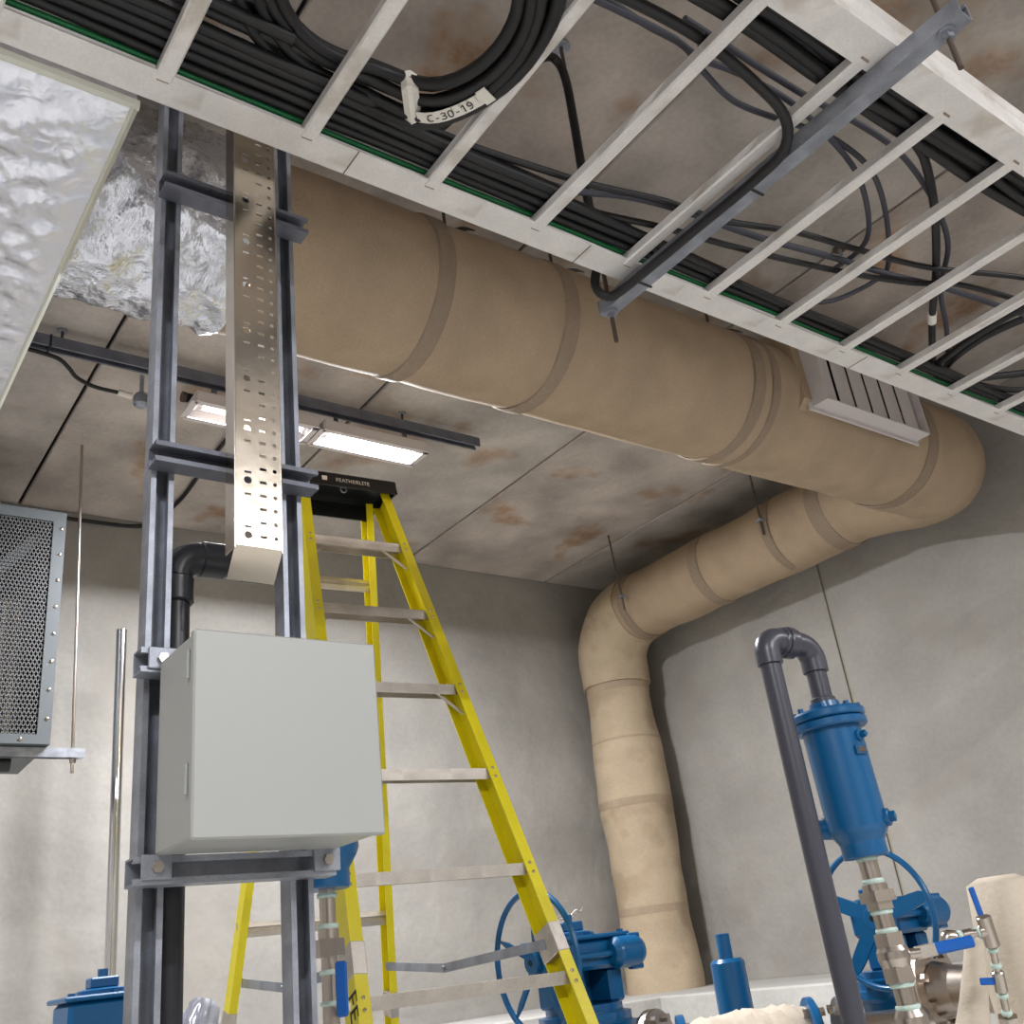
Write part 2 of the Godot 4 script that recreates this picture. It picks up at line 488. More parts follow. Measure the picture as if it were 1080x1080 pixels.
func duct() -> void:
	var t := thing("wrapped_duct", "tan canvas-wrapped round air duct running under the ceiling and down the corner", "duct", V(4.85, 1.6, -5.13))
	var wob := noise(201, 2.5, 2)
	var pts := []
	for i in 41:
		pts.append(V(lerpf(0.92, 4.30, i / 40.0), 3.93, -2.35))
	part("main_run", MB.new().tube(pts, 0.2786, 48, true, wob, 0.008), "canvas", t)
	var rad := []
	pts = []
	for i in 4:
		pts.append(V(4.26 + i * 0.09, 3.93, -2.35)); rad.append(0.290)
	for i in 13:
		var a := (i + 0.001) / 12.0 * PI / 2
		pts.append(V(4.55 + 0.30 * sin(a), 3.93 + 0.08 * i / 12.0, -2.65 + 0.30 * cos(a)))
		rad.append(lerpf(0.290, 0.262, i / 12.0))
	pts.append(V(4.85, 4.02, -2.78)); rad.append(0.25)
	pts.append(V(4.85, 4.03, -2.92)); rad.append(0.236)
	part("end_elbow", MB.new().tube(pts, rad, 48, true, wob, 0.010), "canvas", t)
	pts = []
	for i in 21:
		pts.append(V(4.85, 4.03, lerpf(-2.85, -4.80, i / 20.0)))
	part("branch_run", MB.new().tube(pts, 0.232, 44, true, wob, 0.012), "canvas", t)
	pts = []; rad = []
	for i in 13:
		var a := i / 12.0 * PI / 2
		pts.append(V(4.85, 3.72 + 0.31 * cos(a), -4.80 - 0.33 * sin(a)))
		rad.append(0.242 + 0.008 * sin(a * 2.0))
	pts.append(V(4.85, 3.55, -5.13)); rad.append(0.236)
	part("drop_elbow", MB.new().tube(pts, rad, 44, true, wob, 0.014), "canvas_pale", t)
	var dr := func(y: float) -> float: return 0.238 + 0.008 * sin(y * 5.0) - 0.012 * smoothstep(3.1, 3.45, y)
	pts = []; rad = []
	for i in 34:
		var y := lerpf(3.62, 1.60, i / 33.0)
		pts.append(V(4.85, y, -5.13)); rad.append(dr.call(y))
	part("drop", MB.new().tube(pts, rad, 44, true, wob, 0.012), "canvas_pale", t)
	for e in [[3.56, 3.50], [3.165, 3.15], [2.765, 2.715], [2.095, 2.05]]:
		pts = []; rad = []
		for i in 5:
			var y: float = lerpf(e[0], e[1], i / 4.0)
			pts.append(V(4.85, y, -5.13)); rad.append(dr.call(y) + 0.002)
		part("seam_band", MB.new().tube(pts, rad, 44, true, wob, 0.012), "canvas_seam", t)
	for x in [1.53, 2.045, 3.02]:
		ring("seam_band", V(x, 3.93, -2.35), Vector3.RIGHT, 0.2825, 0.055, t)
	ring("seam_band", V(3.12, 3.93, -2.35), Vector3.RIGHT, 0.2835, 0.035, t)
	ring("seam_band", V(4.24, 3.93, -2.35), Vector3.RIGHT, 0.288, 0.07, t)
	ring("seam_band", V(4.85, 4.03, -3.06), Vector3.BACK, 0.2365, 0.09, t)
	ring("seam_band", V(4.85, 4.03, -3.42), Vector3.BACK, 0.2365, 0.05, t)
	ring("seam_band", V(4.85, 4.03, -4.02), Vector3.BACK, 0.2365, 0.07, t)
	ring("seam_band", V(4.85, 4.03, -4.72), Vector3.BACK, 0.241, 0.05, t)
	# plenum box that carries the register
	var pl := MB.new()
	pl.extrude(PackedVector2Array([Vector2(0.28, -0.10), Vector2(0.275, 0.26), Vector2(0.0, 0.278), Vector2(0.0, -0.277), Vector2(0.09, -0.258)]), V(3.27, 3.93, -2.35), V(4.12, 3.93, -2.35), Vector3.BACK, Vector3.UP)
	part("plenum_wrap", pl, "canvas", t)
	var g := thing("air_register", "white louvred air register on the side of the tan duct", "vent", V(3.69, 3.80, -2.04))
	var b := MB.new()
	for y in [[3.80, 3.806], [4.17, 4.176]]:
		b.box(V(3.32, y[0], -2.078), V(4.06, y[1], -2.0))
	for x in [[3.32, 3.326], [4.054, 4.06]]:
		b.box(V(x[0], 3.80, -2.078), V(x[1], 4.176, -2.0))
	b.box(V(3.30, 3.785, -2.084), V(4.08, 3.80, -2.076)); b.box(V(3.30, 3.80, -2.084), V(3.32, 4.18, -2.076)); b.box(V(4.06, 3.80, -2.084), V(4.08, 4.18, -2.076))
	part("frame", b, "white_paint", g)
	part("back_plate", MB.new().box(V(3.326, 3.806, -2.073), V(4.054, 4.17, -2.070)), "black_plastic", g)
	for i in 6:
		var x := 3.335 + 0.118 * (i + 0.5)
		part("blade", MB.new().obox(V(x, 3.988, -2.032), Vector3(0.1165 if i > 0 else 0.104, 0.364, 0.004), V(cos(0.08), 0, -sin(0.08)), Vector3.UP, V(sin(0.08), 0, cos(0.08)), 0.001), "white_paint", g)
	# hangers
	var hang := [
		["thin threaded rod hanger beside the corner bend of the tan duct", V(4.455, 4.43, -4.56), V(4.56, 3.93, -4.63)],
		["thin threaded rod hanger at the middle of the tan branch duct", V(4.60, 4.43, -3.415), V(4.60, 3.98, -3.418)],
	]
	for h in hang:
		var o := thing("duct_hanger", h[0], "hanger", h[2], "threaded rods holding the duct")
		part("rod", MB.new().cyl(h[1], h[2], 0.006, 8), "rust", o)
		part("washer", MB.new().cyl(h[2] + V(0, 0.085, 0), h[2] + V(0, 0.093, 0), 0.03, 12), "galvanised", o)
		part("nut", MB.new().hex(h[2] + V(0, 0.093, 0), h[2] + V(0, 0.108, 0), 0.013), "galvanised", o)
	var hp := [["dark strap hanger over the tan duct, nearest the strut posts", 1.70], ["dark strap hanger over the tan duct, beside the tray cross strut", 2.19], ["rod hanger over the tan duct, left of the white register", 3.06]]
	for h in hp:
		var x: float = h[1]
		var o := thing("duct_hanger", h[0], "hanger", V(x, 4.20, -2.35), "straps holding the duct")
		part("rod", MB.new().cyl(V(x, 4.43, -2.30), V(x, 4.20, -2.30), 0.006, 8), "rust", o)
		var sp := []
		for i in 13:
			var a := lerpf(-0.5, 0.75, i / 12.0)
			sp.append(V(x, 3.93 + 0.292 * cos(a), -2.35 + 0.292 * sin(a)))
		var sb := MB.new()
		for i in 12:
			sb.bar(sp[i], sp[i + 1], 0.035, 0.003, Vector3.RIGHT)
		part("strap", sb, "black_plastic", o)

func foil_ducts() -> void:
	var t := thing("foil_round_duct", "crinkled silver foil-wrapped round duct behind the left strut post", "duct", V(0.9, 3.93, -2.35))
	var wob := noise(301, 3.2, 4, FastNoiseLite.TYPE_SIMPLEX, true)
	var pts := []
	for i in 50:
		pts.append(V(lerpf(0.447, 0.918, i / 49.0), 3.93, -2.35))
	part("wrap", MB.new().tube(pts, 0.278, 120, true, wob, 0.022), "foil", t)
	var b := MB.new()
	var k := thing("foil_box_duct", "large silver foil-faced rectangular duct at the upper left", "duct", V(-0.5, 3.58, -2.5))
	b.box(V(-1.6, 3.585, -3.6), V(0.44, 4.12, -1.645))
	part("duct_body", b, "foil_smooth", k)
	var s := MB.new()
	var nz := noise(311, 5.0, 4, FastNoiseLite.TYPE_SIMPLEX, true)
	var gx := 90
	var gz := 90
	var hgt := func(i: int, j: int) -> Vector3:
		var x := lerpf(-0.75, 0.432, float(i) / gx)
		var z := lerpf(-1.648, -3.4, float(j) / gz)
		var edge := minf(1.0, minf(gx - i, j) / 5.0)
		return V(x, 3.577 - 0.010 * edge - 0.011 * edge * nz.get_noise_2d(x * 1.0, z * 1.6), z)
	var P := []
	for i in gx + 1:
		var row := []
		for j in gz + 1:
			row.append(hgt.call(i, j))
		P.append(row)
	var N := []
	for i in gx + 1:
		var row := []
		for j in gz + 1:
			var du: Vector3 = P[mini(i + 1, gx)][j] - P[maxi(i - 1, 0)][j]
			var dv: Vector3 = P[i][mini(j + 1, gz)] - P[i][maxi(j - 1, 0)]
			var q := du.cross(dv).normalized()
			row.append(q if q.y < 0 else -q)
		N.append(row)
	for i in gx:
		for j in gz:
			s.quad_s(P[i][j], P[i + 1][j], P[i + 1][j + 1], P[i][j + 1], N[i][j], N[i + 1][j], N[i + 1][j + 1], N[i][j + 1])
	part("foil_facing", s, "foil_smooth", k)
	var e := MB.new()
	e.extrude(PackedVector2Array([Vector2(0, 0), Vector2(0.0, 0.016), Vector2(-0.03, 0.016), Vector2(-0.016, -0.008), Vector2(-0.010, -0.008)]), V(0.445, 3.582, -1.64), V(0.445, 3.582, -3.6), Vector3.RIGHT, Vector3.UP)
	part("edge_strip", e, "foil_tape", k)
	e = MB.new()
	e.extrude(PackedVector2Array([Vector2(0, 0), Vector2(0.0, 0.016), Vector2(-0.02, 0.016), Vector2(-0.009, -0.007), Vector2(-0.006, -0.007)]), V(-1.6, 3.582, -1.638), V(0.445, 3.582, -1.638), Vector3.BACK, Vector3.UP)
	part("edge_strip", e, "foil_tape", k)

# ------------------------------------------------------------------ overhead cable ladder
const TY := 3.46
func cable_tray() -> void:
	var t := thing("cable_ladder", "pale metal cable ladder tray crossing overhead, full of cables", "cable tray", V(2.0, TY, -1.07))
	# rails: web outside, flanges turned inward
	var prof := PackedVector2Array([Vector2(0, 0), Vector2(0.072, 0), Vector2(0.072, 0.004), Vector2(0.004, 0.004), Vector2(0.004, 0.030), Vector2(0.010, 0.034), Vector2(0.010, 0.07), Vector2(0.004, 0.074), Vector2(0.004, 0.101), Vector2(0.030, 0.101), Vector2(0.030, 0.105), Vector2(-0.004, 0.105), Vector2(-0.004, 0.074), Vector2(0.0, 0.070), Vector2(0.0, 0.034), Vector2(-0.004, 0.030), Vector2(-0.004, 0.0)])
	part("side_rail", MB.new().extrude(prof, V(-1.2, TY, -1.494), V(5.0, TY, -1.494), Vector3.BACK, Vector3.UP), "tray_metal", t)
	part("side_rail", MB.new().extrude(prof, V(-1.2, TY, -0.638), V(5.0, TY, -0.638), Vector3.FORWARD, Vector3.UP), "tray_metal", t)
	var x := 0.432 - 0.302 * 5
	while x < 4.9:
		var m := x + 0.0
		part("rung", MB.new().extrude(PackedVector2Array([Vector2(-0.017, 0.001), Vector2(-0.013, -0.003), Vector2(0.013, -0.003), Vector2(0.017, 0.001), Vector2(0.017, 0.022), Vector2(-0.017, 0.022)]), V(m, TY, -1.440), V(m, TY, -0.692), Vector3.RIGHT, Vector3.UP), "tray_metal", t)
		for z in [-1.441, -0.691]:
			part("weld", MB.new().cyl(V(m - 0.013, TY - 0.0005, z), V(m + 0.011, TY - 0.0005, z), 0.0032, 8, 0.001), "weld_metal", t)
		x += 0.302
	for jx in [0.845, 1.50, 2.65]:
		part("rail_joint", MB.new().box(V(jx, TY - 0.0012, -1.497), V(jx + 0.002, TY, -1.423)), "rust", t)
	# cross strut that carries the tray
	var s := thing("trapeze_strut", "grey steel strut slung crosswise under the cable ladder, cable tied along it", "strut", V(1.69, TY - 0.045, -1.06))
	part("channel", MB.new().strut(V(1.69, TY - 0.0225, -1.60), V(1.69, TY - 0.0225, -0.50), Vector3.UP, 0.041), "galvanised", s)
	for z in [-1.575, -0.545]:
		part("rod", MB.new().cyl(V(1.69, TY - 0.14, z), V(1.69, 4.43, z), 0.006, 8), "rust", s)
		part("anchor_plate", MB.new().cyl(V(1.69, 4.422, z), V(1.69, 4.43, z), 0.03, 14), "galvanised", s)
		part("washer", MB.new().cyl(V(1.69, TY - 0.049, z), V(1.69, TY - 0.0435, z), 0.019, 14), "galvanised", s)
		part("nut", MB.new().hex(V(1.69, TY - 0.062, z), V(1.69, TY - 0.049, z), 0.012), "galvanised", s)
	for z in [-1.44, -1.05]:
		part("cable_tie", MB.new().bar(V(1.665, TY - 0.044, z), V(1.716, TY - 0.044, z), 0.006, 0.003, Vector3.BACK), "black_plastic", s)

func cab(label: String, pts: Array, r: float, m := "cable_black", group := "", per := 7) -> Node3D:
	var sp := spline(pts, per)
	return single("cable", MB.new().tube(sp, r, 10), m, label, "cable", pts[0], group)

func run(label: String, z: float, y: float, r: float, sd: int, x0: float, x1: float, m := "cable_black", group := "", drift := 0.006) -> Node3D:
	var nz := noise(sd, 1.1, 2)
	var pts := []
	var k := int((x1 - x0) / 0.12)
	for i in k + 1:
		var x := lerpf(x0, x1, float(i) / k)
		pts.append(V(x, y + drift * 0.4 * nz.get_noise_2d(x, 5.0), z + drift * 2.0 * nz.get_noise_2d(x, 0.0)))
	return cab(label, pts, r, m, group, 2)

func cables() -> void:
	var Y := TY + 0.026
	run("thin green earth cable along the inner edge of the cable ladder", -1.434, Y + 0.006, 0.0065, 401, -1.2, 5.0, "cable_green", "", 0.003)
	var gl := "black cables along the far rail of the cable ladder"
	var nth := ["black cable lying directly beside the green earth cable", "second black cable in from the green earth cable", "third black cable in from the green earth cable", "fourth black cable in from the green earth cable", "upper-layer black cable riding over the two nearest the green one", "upper-layer black cable riding over the middle of the far bundle", "upper-layer black cable riding over the inner side of the far bundle"]
	var nnr := ["black cable hard against the near rail of the ladder, upper right", "second black cable from the near rail, upper right", "third black cable from the near rail, upper right", "fourth and innermost black cable of the near-rail bundle, upper right", "upper-layer black cable over the two hard against the near rail", "upper-layer black cable over the middle of the near-rail bundle", "upper-layer black cable over the inner side of the near-rail bundle"]
	var nco := ["first of five black cables ending under the coil, nearest the straight bundle", "second of five black cables ending under the coil", "third of five black cables ending under the coil, the middle one", "fourth of five black cables ending under the coil", "last and shortest of five black cables left of the coil"]
	for i in 7:
		var row := i % 4
		var up := 0 if i < 4 else 1
		run(nth[i], -1.414 + row * 0.0235 + up * 0.012, Y + 0.0115 + up * 0.021, 0.0115, 410 + i, -1.2, 5.0 if i in [0, 1, 4] else (1.95 if i == 2 else (1.6 if i == 5 else 1.35)), "cable_black", gl, 0.004)
	# two thicker ones that leave the bundle near the coil
	for i in 5:
		run(nco[i], -1.318 + i * 0.027 + (0.012 if i > 2 else 0.0), Y + 0.012 + (0.02 if i % 2 else 0.0), 0.0125, 430 + i, -1.2, [0.95, 0.86, 0.62, 0.55, 0.42][i], "cable_black", "black cables ending under the coil", 0.005)
	var gr := "black cables along the near rail of the cable ladder"
	for i in 7:
		var row := i % 4
		var up := 0 if i < 4 else 1
		run(nnr[i], -0.716 - row * 0.026 - up * 0.013, Y + 0.013 + up * 0.023, 0.013, 450 + i, -1.2, 5.0, "cable_black", gr, 0.008)
	cab("uppermost of three loose dark cables sagging across the open ladder", [V(0.87, 3.515, -1.345), V(1.02, 3.52, -1.341), V(1.096, 3.52, -1.339), V(1.245, 3.52, -1.323), V(1.416, 3.52, -1.301), V(1.613, 3.52, -1.258), V(1.798, 3.52, -1.238), V(2.022, 3.52, -1.173), V(2.226, 3.52, -1.14), V(2.509, 3.52, -1.086), V(2.832, 3.52, -0.973), V(3.2, 3.52, -0.88)], 0.0085)
	cab("middle of three loose dark cables sagging across the open ladder", [V(0.8, 3.525, -1.40), V(0.97, 3.53, -1.4), V(1.183, 3.53, -1.375), V(1.383, 3.53, -1.35), V(1.524, 3.53, -1.299), V(1.691, 3.53, -1.268), V(1.954, 3.53, -1.244), V(2.224, 3.53, -1.2), V(2.449, 3.53, -1.169), V(2.677, 3.53, -1.127), V(3.046, 3.53, -1.087), V(3.5, 3.53, -1.04)], 0.009, "cable_grey")
	cab("lowest of three loose dark cables sagging across the open ladder", [V(0.8, 3.51, -1.42), V(0.992, 3.51, -1.41), V(1.231, 3.51, -1.382), V(1.455, 3.51, -1.368), V(1.673, 3.51, -1.324), V(1.92, 3.51, -1.286), V(2.244, 3.51, -1.222), V(2.506, 3.51, -1.151), V(2.652, 3.51, -1.086), V(2.937, 3.51, -1.035), V(3.4, 3.51, -0.98)], 0.0085)
	cab("black cable arching up to the ceiling and down along the strut rod", [V(0.90, 3.512, -1.40), V(0.981, 3.53, -1.41), V(1.039, 3.61, -1.45), V(1.24, 3.884, -1.49), V(1.435, 4.125, -1.52), V(1.59, 4.30, -1.55), V(1.645, 4.312, -1.555), V(1.664, 4.24, -1.555), V(1.664, 4.073, -1.555), V(1.660, 3.887, -1.555), V(1.662, 3.742, -1.555), V(1.665, 3.58, -1.555)], 0.0135)
	var lo := cab("thick black cable looping off the ladder and along the cross strut", [V(1.06, 3.5, -0.866), V(1.082, 3.5, -0.863), V(1.223, 3.5, -0.853), V(1.343, 3.5, -0.853), V(1.479, 3.485, -0.861), V(1.60, 3.455, -0.878), V(1.655, 3.43, -0.93), V(1.663, 3.422, -1.02), V(1.660, 3.42, -1.224), V(1.659, 3.42, -1.385), V(1.655, 3.42, -1.50), V(1.64, 3.425, -1.535), V(1.62, 3.45, -1.545), V(1.62, 3.49, -1.54), V(1.63, 3.53, -1.521)], 0.0125)
	part("cable_tie", MB.new().torus(V(1.335, 3.499, -0.853), Vector3.RIGHT, 0.0145, 0.0025, 16), "black_plastic", lo)
	cab("slim grey cable curling down past the cross strut, leftmost drop", [V(1.06, 3.53, -0.912), V(1.173, 3.53, -0.903), V(1.297, 3.53, -0.896), V(1.389, 3.53, -0.903), V(1.492, 3.53, -0.889), V(1.644, 3.53, -0.884), V(1.807, 3.53, -0.906), V(2.004, 3.53, -0.957), V(2.207, 3.545, -1.067), V(2.286, 3.55, -1.15), V(2.291, 3.55, -1.25)], 0.0072, "cable_grey")
	cab("slim grey cable curling past the cross strut to a free end", [V(1.07, 3.54, -0.9), V(1.229, 3.54, -0.906), V(1.336, 3.54, -0.904), V(1.424, 3.54, -0.93), V(1.55, 3.54, -0.954), V(1.685, 3.54, -0.938), V(1.764, 3.54, -0.924), V(1.875, 3.54, -0.913), V(2.04, 3.54, -0.937), V(2.228, 3.54, -1.027), V(2.423, 3.545, -1.158), V(2.455, 3.55, -1.23), V(2.427, 3.55, -1.337), V(2.374, 3.55, -1.384)], 0.0072, "cable_grey")
	cab("slim grey cable dropping beside the white-taped black cable", [V(1.3, 3.55, -0.86), V(1.672, 3.55, -0.865), V(1.876, 3.55, -0.856), V(2.038, 3.55, -0.862), V(2.197, 3.55, -0.895), V(2.375, 3.55, -0.953), V(2.525, 3.55, -1.025), V(2.686, 3.55, -1.152), V(2.897, 3.55, -1.266), V(3.05, 3.54, -1.36)], 0.0078, "cable_grey")
	var v1 := cab("black cable dropping out of the near bundle, with white tape", [V(1.7, 3.53, -0.77), V(1.901, 3.53, -0.787), V(2.056, 3.53, -0.819), V(2.147, 3.53, -0.852), V(2.322, 3.53, -0.943), V(2.555, 3.53, -1.09), V(2.769, 3.53, -1.242), V(3.0, 3.53, -1.39)], 0.0115)
	part("tape", MB.new().cyl(V(2.745, 3.53, -1.226), V(2.79, 3.53, -1.256), 0.0135, 12), "paper_tape", v1)
	cab("black cable in the loop at the far right of the ladder, outer turn", [V(3.4, 3.52, -0.80), V(3.065, 3.52, -0.916), V(2.991, 3.52, -1.061), V(2.986, 3.52, -1.204), V(3.013, 3.52, -1.342), V(3.049, 3.52, -1.42), V(3.182, 3.52, -1.438), V(3.3, 3.52, -1.35), V(3.5, 3.52, -1.20)], 0.0125)
	cab("black cable in the loop at the far right of the ladder, inner turn", [V(3.5, 3.545, -0.84), V(3.183, 3.545, -0.967), V(3.101, 3.545, -1.098), V(3.07, 3.545, -1.231), V(3.092, 3.545, -1.356), V(3.149, 3.545, -1.43), V(3.299, 3.545, -1.45), V(3.6, 3.545, -1.42), V(4.0, 3.54, -1.38)], 0.0125)
	var c3 := cab("short black cable with a white tag at the right edge", [V(4.1, 3.53, -0.95), V(3.72, 3.53, -1.24), V(3.50, 3.53, -1.37), V(3.30, 3.515, -1.40)], 0.011)
	part("tag", MB.new().cyl(V(3.66, 3.53, -1.282), V(3.78, 3.53, -1.20), 0.0135, 12), "paper_tape", c3)
	# coil
	var t := thing("cable_coil", "coil of thick black cable hanging in the ladder, taped with a white tag", "cable coil", V(0.73, 3.44, -1.05))
	var cc := V(0.73, 0, -1.05)
	var hy := func(x: float) -> float:
		return lerpf(3.515, 3.440, smoothstep(0.78, 0.93, x))
	for i in 9:
		var R: float = [0.212, 0.238, 0.264, 0.290, 0.225, 0.251, 0.277, 0.30, 0.243][i]
		var up: float = 0.0 if i < 4 else (0.0235 if i < 8 else 0.046)
		var pts := []
		for k in 49:
			var a := TAU * k / 48.0 + 0.3
			var wv := 0.006 * sin(a * 2.0 + i * 1.7)
			var x: float = cc.x + (R + wv) * cos(a)
			pts.append(V(x, hy.call(x) + up, cc.z + (R + wv) * 1.03 * sin(a)))
		part("loop", MB.new().tube(pts, 0.0128, 10, false), "cable_black", t)
	# tape wrap and written tag
	var dir := V(0.17, 0, -0.235).normalized()
	var mid: Vector3 = cc + dir * 0.255
	var yy: float = hy.call(mid.x)
	var tg := V(-dir.z, 0, dir.x)
	part("tape_wrap", MB.new().obox(V(mid.x, yy + 0.012, mid.z), Vector3(0.115, 0.066, 0.034), dir, Vector3.UP, tg, 0.012), "paper_tape", t)
	var tb := MB.new()
	var top := []
	for k in 9:
		var a := lerpf(-0.90, -0.33, k / 8.0)
		var x := cc.x + 0.262 * cos(a)
		top.append(V(x, hy.call(x) - 0.0152, cc.z + 0.262 * 1.03 * sin(a)))
	for k in 8:
		tb.bar(top[k], top[k + 1] + (top[k + 1] - top[k]) * 0.05, 0.030, 0.0015, V(cos(-0.6), 0, sin(-0.6)))
	tb.obox(top[8] + V(0, -0.001, 0), Vector3(0.040, 0.003, 0.022), V(cos(-0.33), 0, sin(-0.33)), Vector3.UP, V(-sin(-0.33), 0, cos(-0.33)))
	var tag := part("tag_strip", tb, "paper_tape", t)
	var letters := "C-30-19"
	for k in letters.length():
		var a := lerpf(-0.80, -0.47, k / 6.0)
		var x := cc.x + 0.262 * cos(a)
		text(letters[k], 0.026, "ink", V(x, hy.call(x) - 0.0168, cc.z + 0.262 * 1.03 * sin(a)), V(-sin(a), 0, cos(a)), Vector3.DOWN, tag)

# ------------------------------------------------------------------ strut frame with perforated channel
func cell(b: MB, x0: float, x1: float, y0: float, y1: float, z: float, th: float, hole := "", hx := 0.0, hy := 0.0) -> void:
	if hole == "":
		for zz in [[z, Vector3.BACK], [z - th, Vector3.FORWARD]]:
			b.quad(V(x0, y0, zz[0]), V(x1, y0, zz[0]), V(x1, y1, zz[0]), V(x0, y1, zz[0]), zz[1])
		return
	var c := V((x0 + x1) * 0.5, (y0 + y1) * 0.5, z)
	var w := (x1 - x0) * 0.5
	var h := (y1 - y0) * 0.5
	var outer := []
	var k := 4
	var cor := [Vector2(-w, -h), Vector2(w, -h), Vector2(w, h), Vector2(-w, h)]
	for i in 4:
		for j in k:
			outer.append((cor[i] as Vector2).lerp(cor[(i + 1) % 4], float(j) / k))
	var m := outer.size()
	var inner := []
	for p in outer:
		if hole == "round":
			inner.append(Vector2(p.x / w, p.y / h).normalized() * hx)
		else:
			inner.append(Vector2(p.x / w * hx, p.y / h * hy))
	for i in m:
		var e := (i + 1) % m
		var a := V(outer[i].x, outer[i].y, 0)
		var a2 := V(outer[e].x, outer[e].y, 0)
		var q := V(inner[i].x, inner[i].y, 0)
		var q2 := V(inner[e].x, inner[e].y, 0)
		var dz := V(0, 0, -th)
		b.quad(c + a, c + a2, c + q2, c + q, Vector3.BACK)
		b.quad(c + a + dz, c + a2 + dz, c + q2 + dz, c + q + dz, Vector3.FORWARD)
		b.quad(c + q, c + q2, c + q2 + dz, c + q + dz, -(q + q2))

func strut_frame() -> void:
	for s in [[0.5145, "steel strut post left of the grey enclosure, floor to ceiling"], [0.7635, "steel strut post behind the right half of the grey enclosure"]]:
		var p := thing("strut_post", s[1], "strut", V(s[0], 0, -1.6505), "upright strut posts")
		part("channel", MB.new().strut(V(s[0], 0, -1.6505), V(s[0], 4.43, -1.6505), Vector3.BACK), "galvanised", p)
		part("foot_plate", MB.new().box(V(s[0] - 0.05, 0, -1.69), V(s[0] + 0.028, 0.008, -1.59)), "galvanised", p)
		part("head_plate", MB.new().box(V(s[0] - 0.06, 4.422, -1.71), V(s[0] + 0.06, 4.43, -1.59)), "galvanised", p)
	for s in [[3.3655, "upper short cross strut bolted across both posts"], [2.7365, "lower short cross strut bolted across both posts, above the enclosure"]]:
		var p := thing("cross_strut", s[1], "strut", V(0.645, s[0], -1.6095), "short cross struts")
		part("channel", MB.new().strut(V(0.488, s[0], -1.6095), V(0.802, s[0], -1.6095), Vector3.BACK), "galvanised_dark", p)
	var t := thing("perforated_channel", "shiny stainless perforated cable channel standing upright between the posts", "cable channel", V(0.66, 2.50, -1.56))
	var b := MB.new()
	var z := -1.545
	var th := 0.0018
	var x0 := 0.616
	var x1 := 0.704
	var c1 := 0.640
	var c2 := 0.669
	var c3 := 0.692
	var y0 := 2.555
	var y1 := 3.64
	for st in [[x0, c1 - 0.011], [c1 + 0.011, c2 - 0.009], [c2 + 0.009, c3 - 0.006], [c3 + 0.006, x1]]:
		cell(b, st[0], st[1], y0, y1, z, th)
	var y := y0
	while y < y1 - 0.001:
		# column of big round holes with a slot above and below
		cell(b, c1 - 0.011, c1 + 0.011, y, y + 0.012, z, th)
		cell(b, c1 - 0.011, c1 + 0.011, y + 0.012, y + 0.030, z, th, "round", 0.0075)
		cell(b, c1 - 0.011, c1 + 0.011, y + 0.030, y + 0.044, z, th, "slot", 0.0065, 0.0022)
		cell(b, c1 - 0.011, c1 + 0.011, y + 0.044, y + 0.094, z, th)
		cell(b, c1 - 0.011, c1 + 0.011, y + 0.094, y + 0.1085, z, th, "slot", 0.0065, 0.0022)
		for i in 4:
			var ya := y + 0.1085 * i / 4.0
			cell(b, c2 - 0.009, c2 + 0.009, ya, ya + 0.0135, z, th)
			cell(b, c2 - 0.009, c2 + 0.009, ya + 0.0135, ya + 0.027125, z, th, "slot", 0.0065, 0.0028)
			cell(b, c3 - 0.006, c3 + 0.006, ya, ya + 0.0135, z, th)
			cell(b, c3 - 0.006, c3 + 0.006, ya + 0.0135, ya + 0.027125, z, th, "round", 0.0040)
		y += 0.1085
	part("face_plate", b, "stainless_bright", t)
	for x in [x0, x1]:
		var f := MB.new()
		f.box(V(x - 0.001, y0 - 0.005, -1.589), V(x + 0.001, y1, -1.545))
		f.cyl(V(x, y0, -1.5455), V(x, y1, -1.5455), 0.0018, 8)
		part("side_flange", f, "stainless_bright", t)
	var tb := MB.new()
	tb.quad(V(x0, y0, -1.545), V(x1, y0, -1.545), V(x1, 2.505, -1.585), V(x0, 2.505, -1.585), V(0, -0.6, 1))
	tb.quad(V(x0, y0, -1.547), V(x1, y0, -1.547), V(x1, 2.505, -1.587), V(x0, 2.505, -1.587), V(0, 0.6, -1))
	part("end_tab", tb, "stainless_bright", t)
	# PVC conduit behind the left post
	var c := thing("conduit", "dark grey PVC conduit with an elbow behind the left post", "pipe", V(0.571, 0, -1.72))
	part("riser", MB.new().cyl(V(0.571, 0, -1.72), V(0.571, 2.55, -1.72), 0.027, 20), "pvc_dark", c)
	var ep := []
	for i in 9:
		var a := i / 8.0 * PI / 2
		ep.append(V(0.571 + 0.045 * (1.0 - cos(a)), 2.55 + 0.045 * sin(a), -1.72))
	part("elbow", MB.new().tube(ep, 0.031, 18), "pvc_dark", c)
	part("stub", MB.new().cyl(V(0.616, 2.595, -1.72), V(0.74, 2.595, -1.72), 0.0285, 20), "pvc_dark", c)
	for e in [[V(0.571, 2.50, -1.72), V(0.571, 2.55, -1.72)], [V(0.616, 2.595, -1.72), V(0.665, 2.595, -1.72)], [V(0.70, 2.595, -1.72), V(0.745, 2.595, -1.72)]]:
		part("socket", MB.new().cyl(e[0], e[1], 0.034, 20, 0.003), "pvc_dark", c)

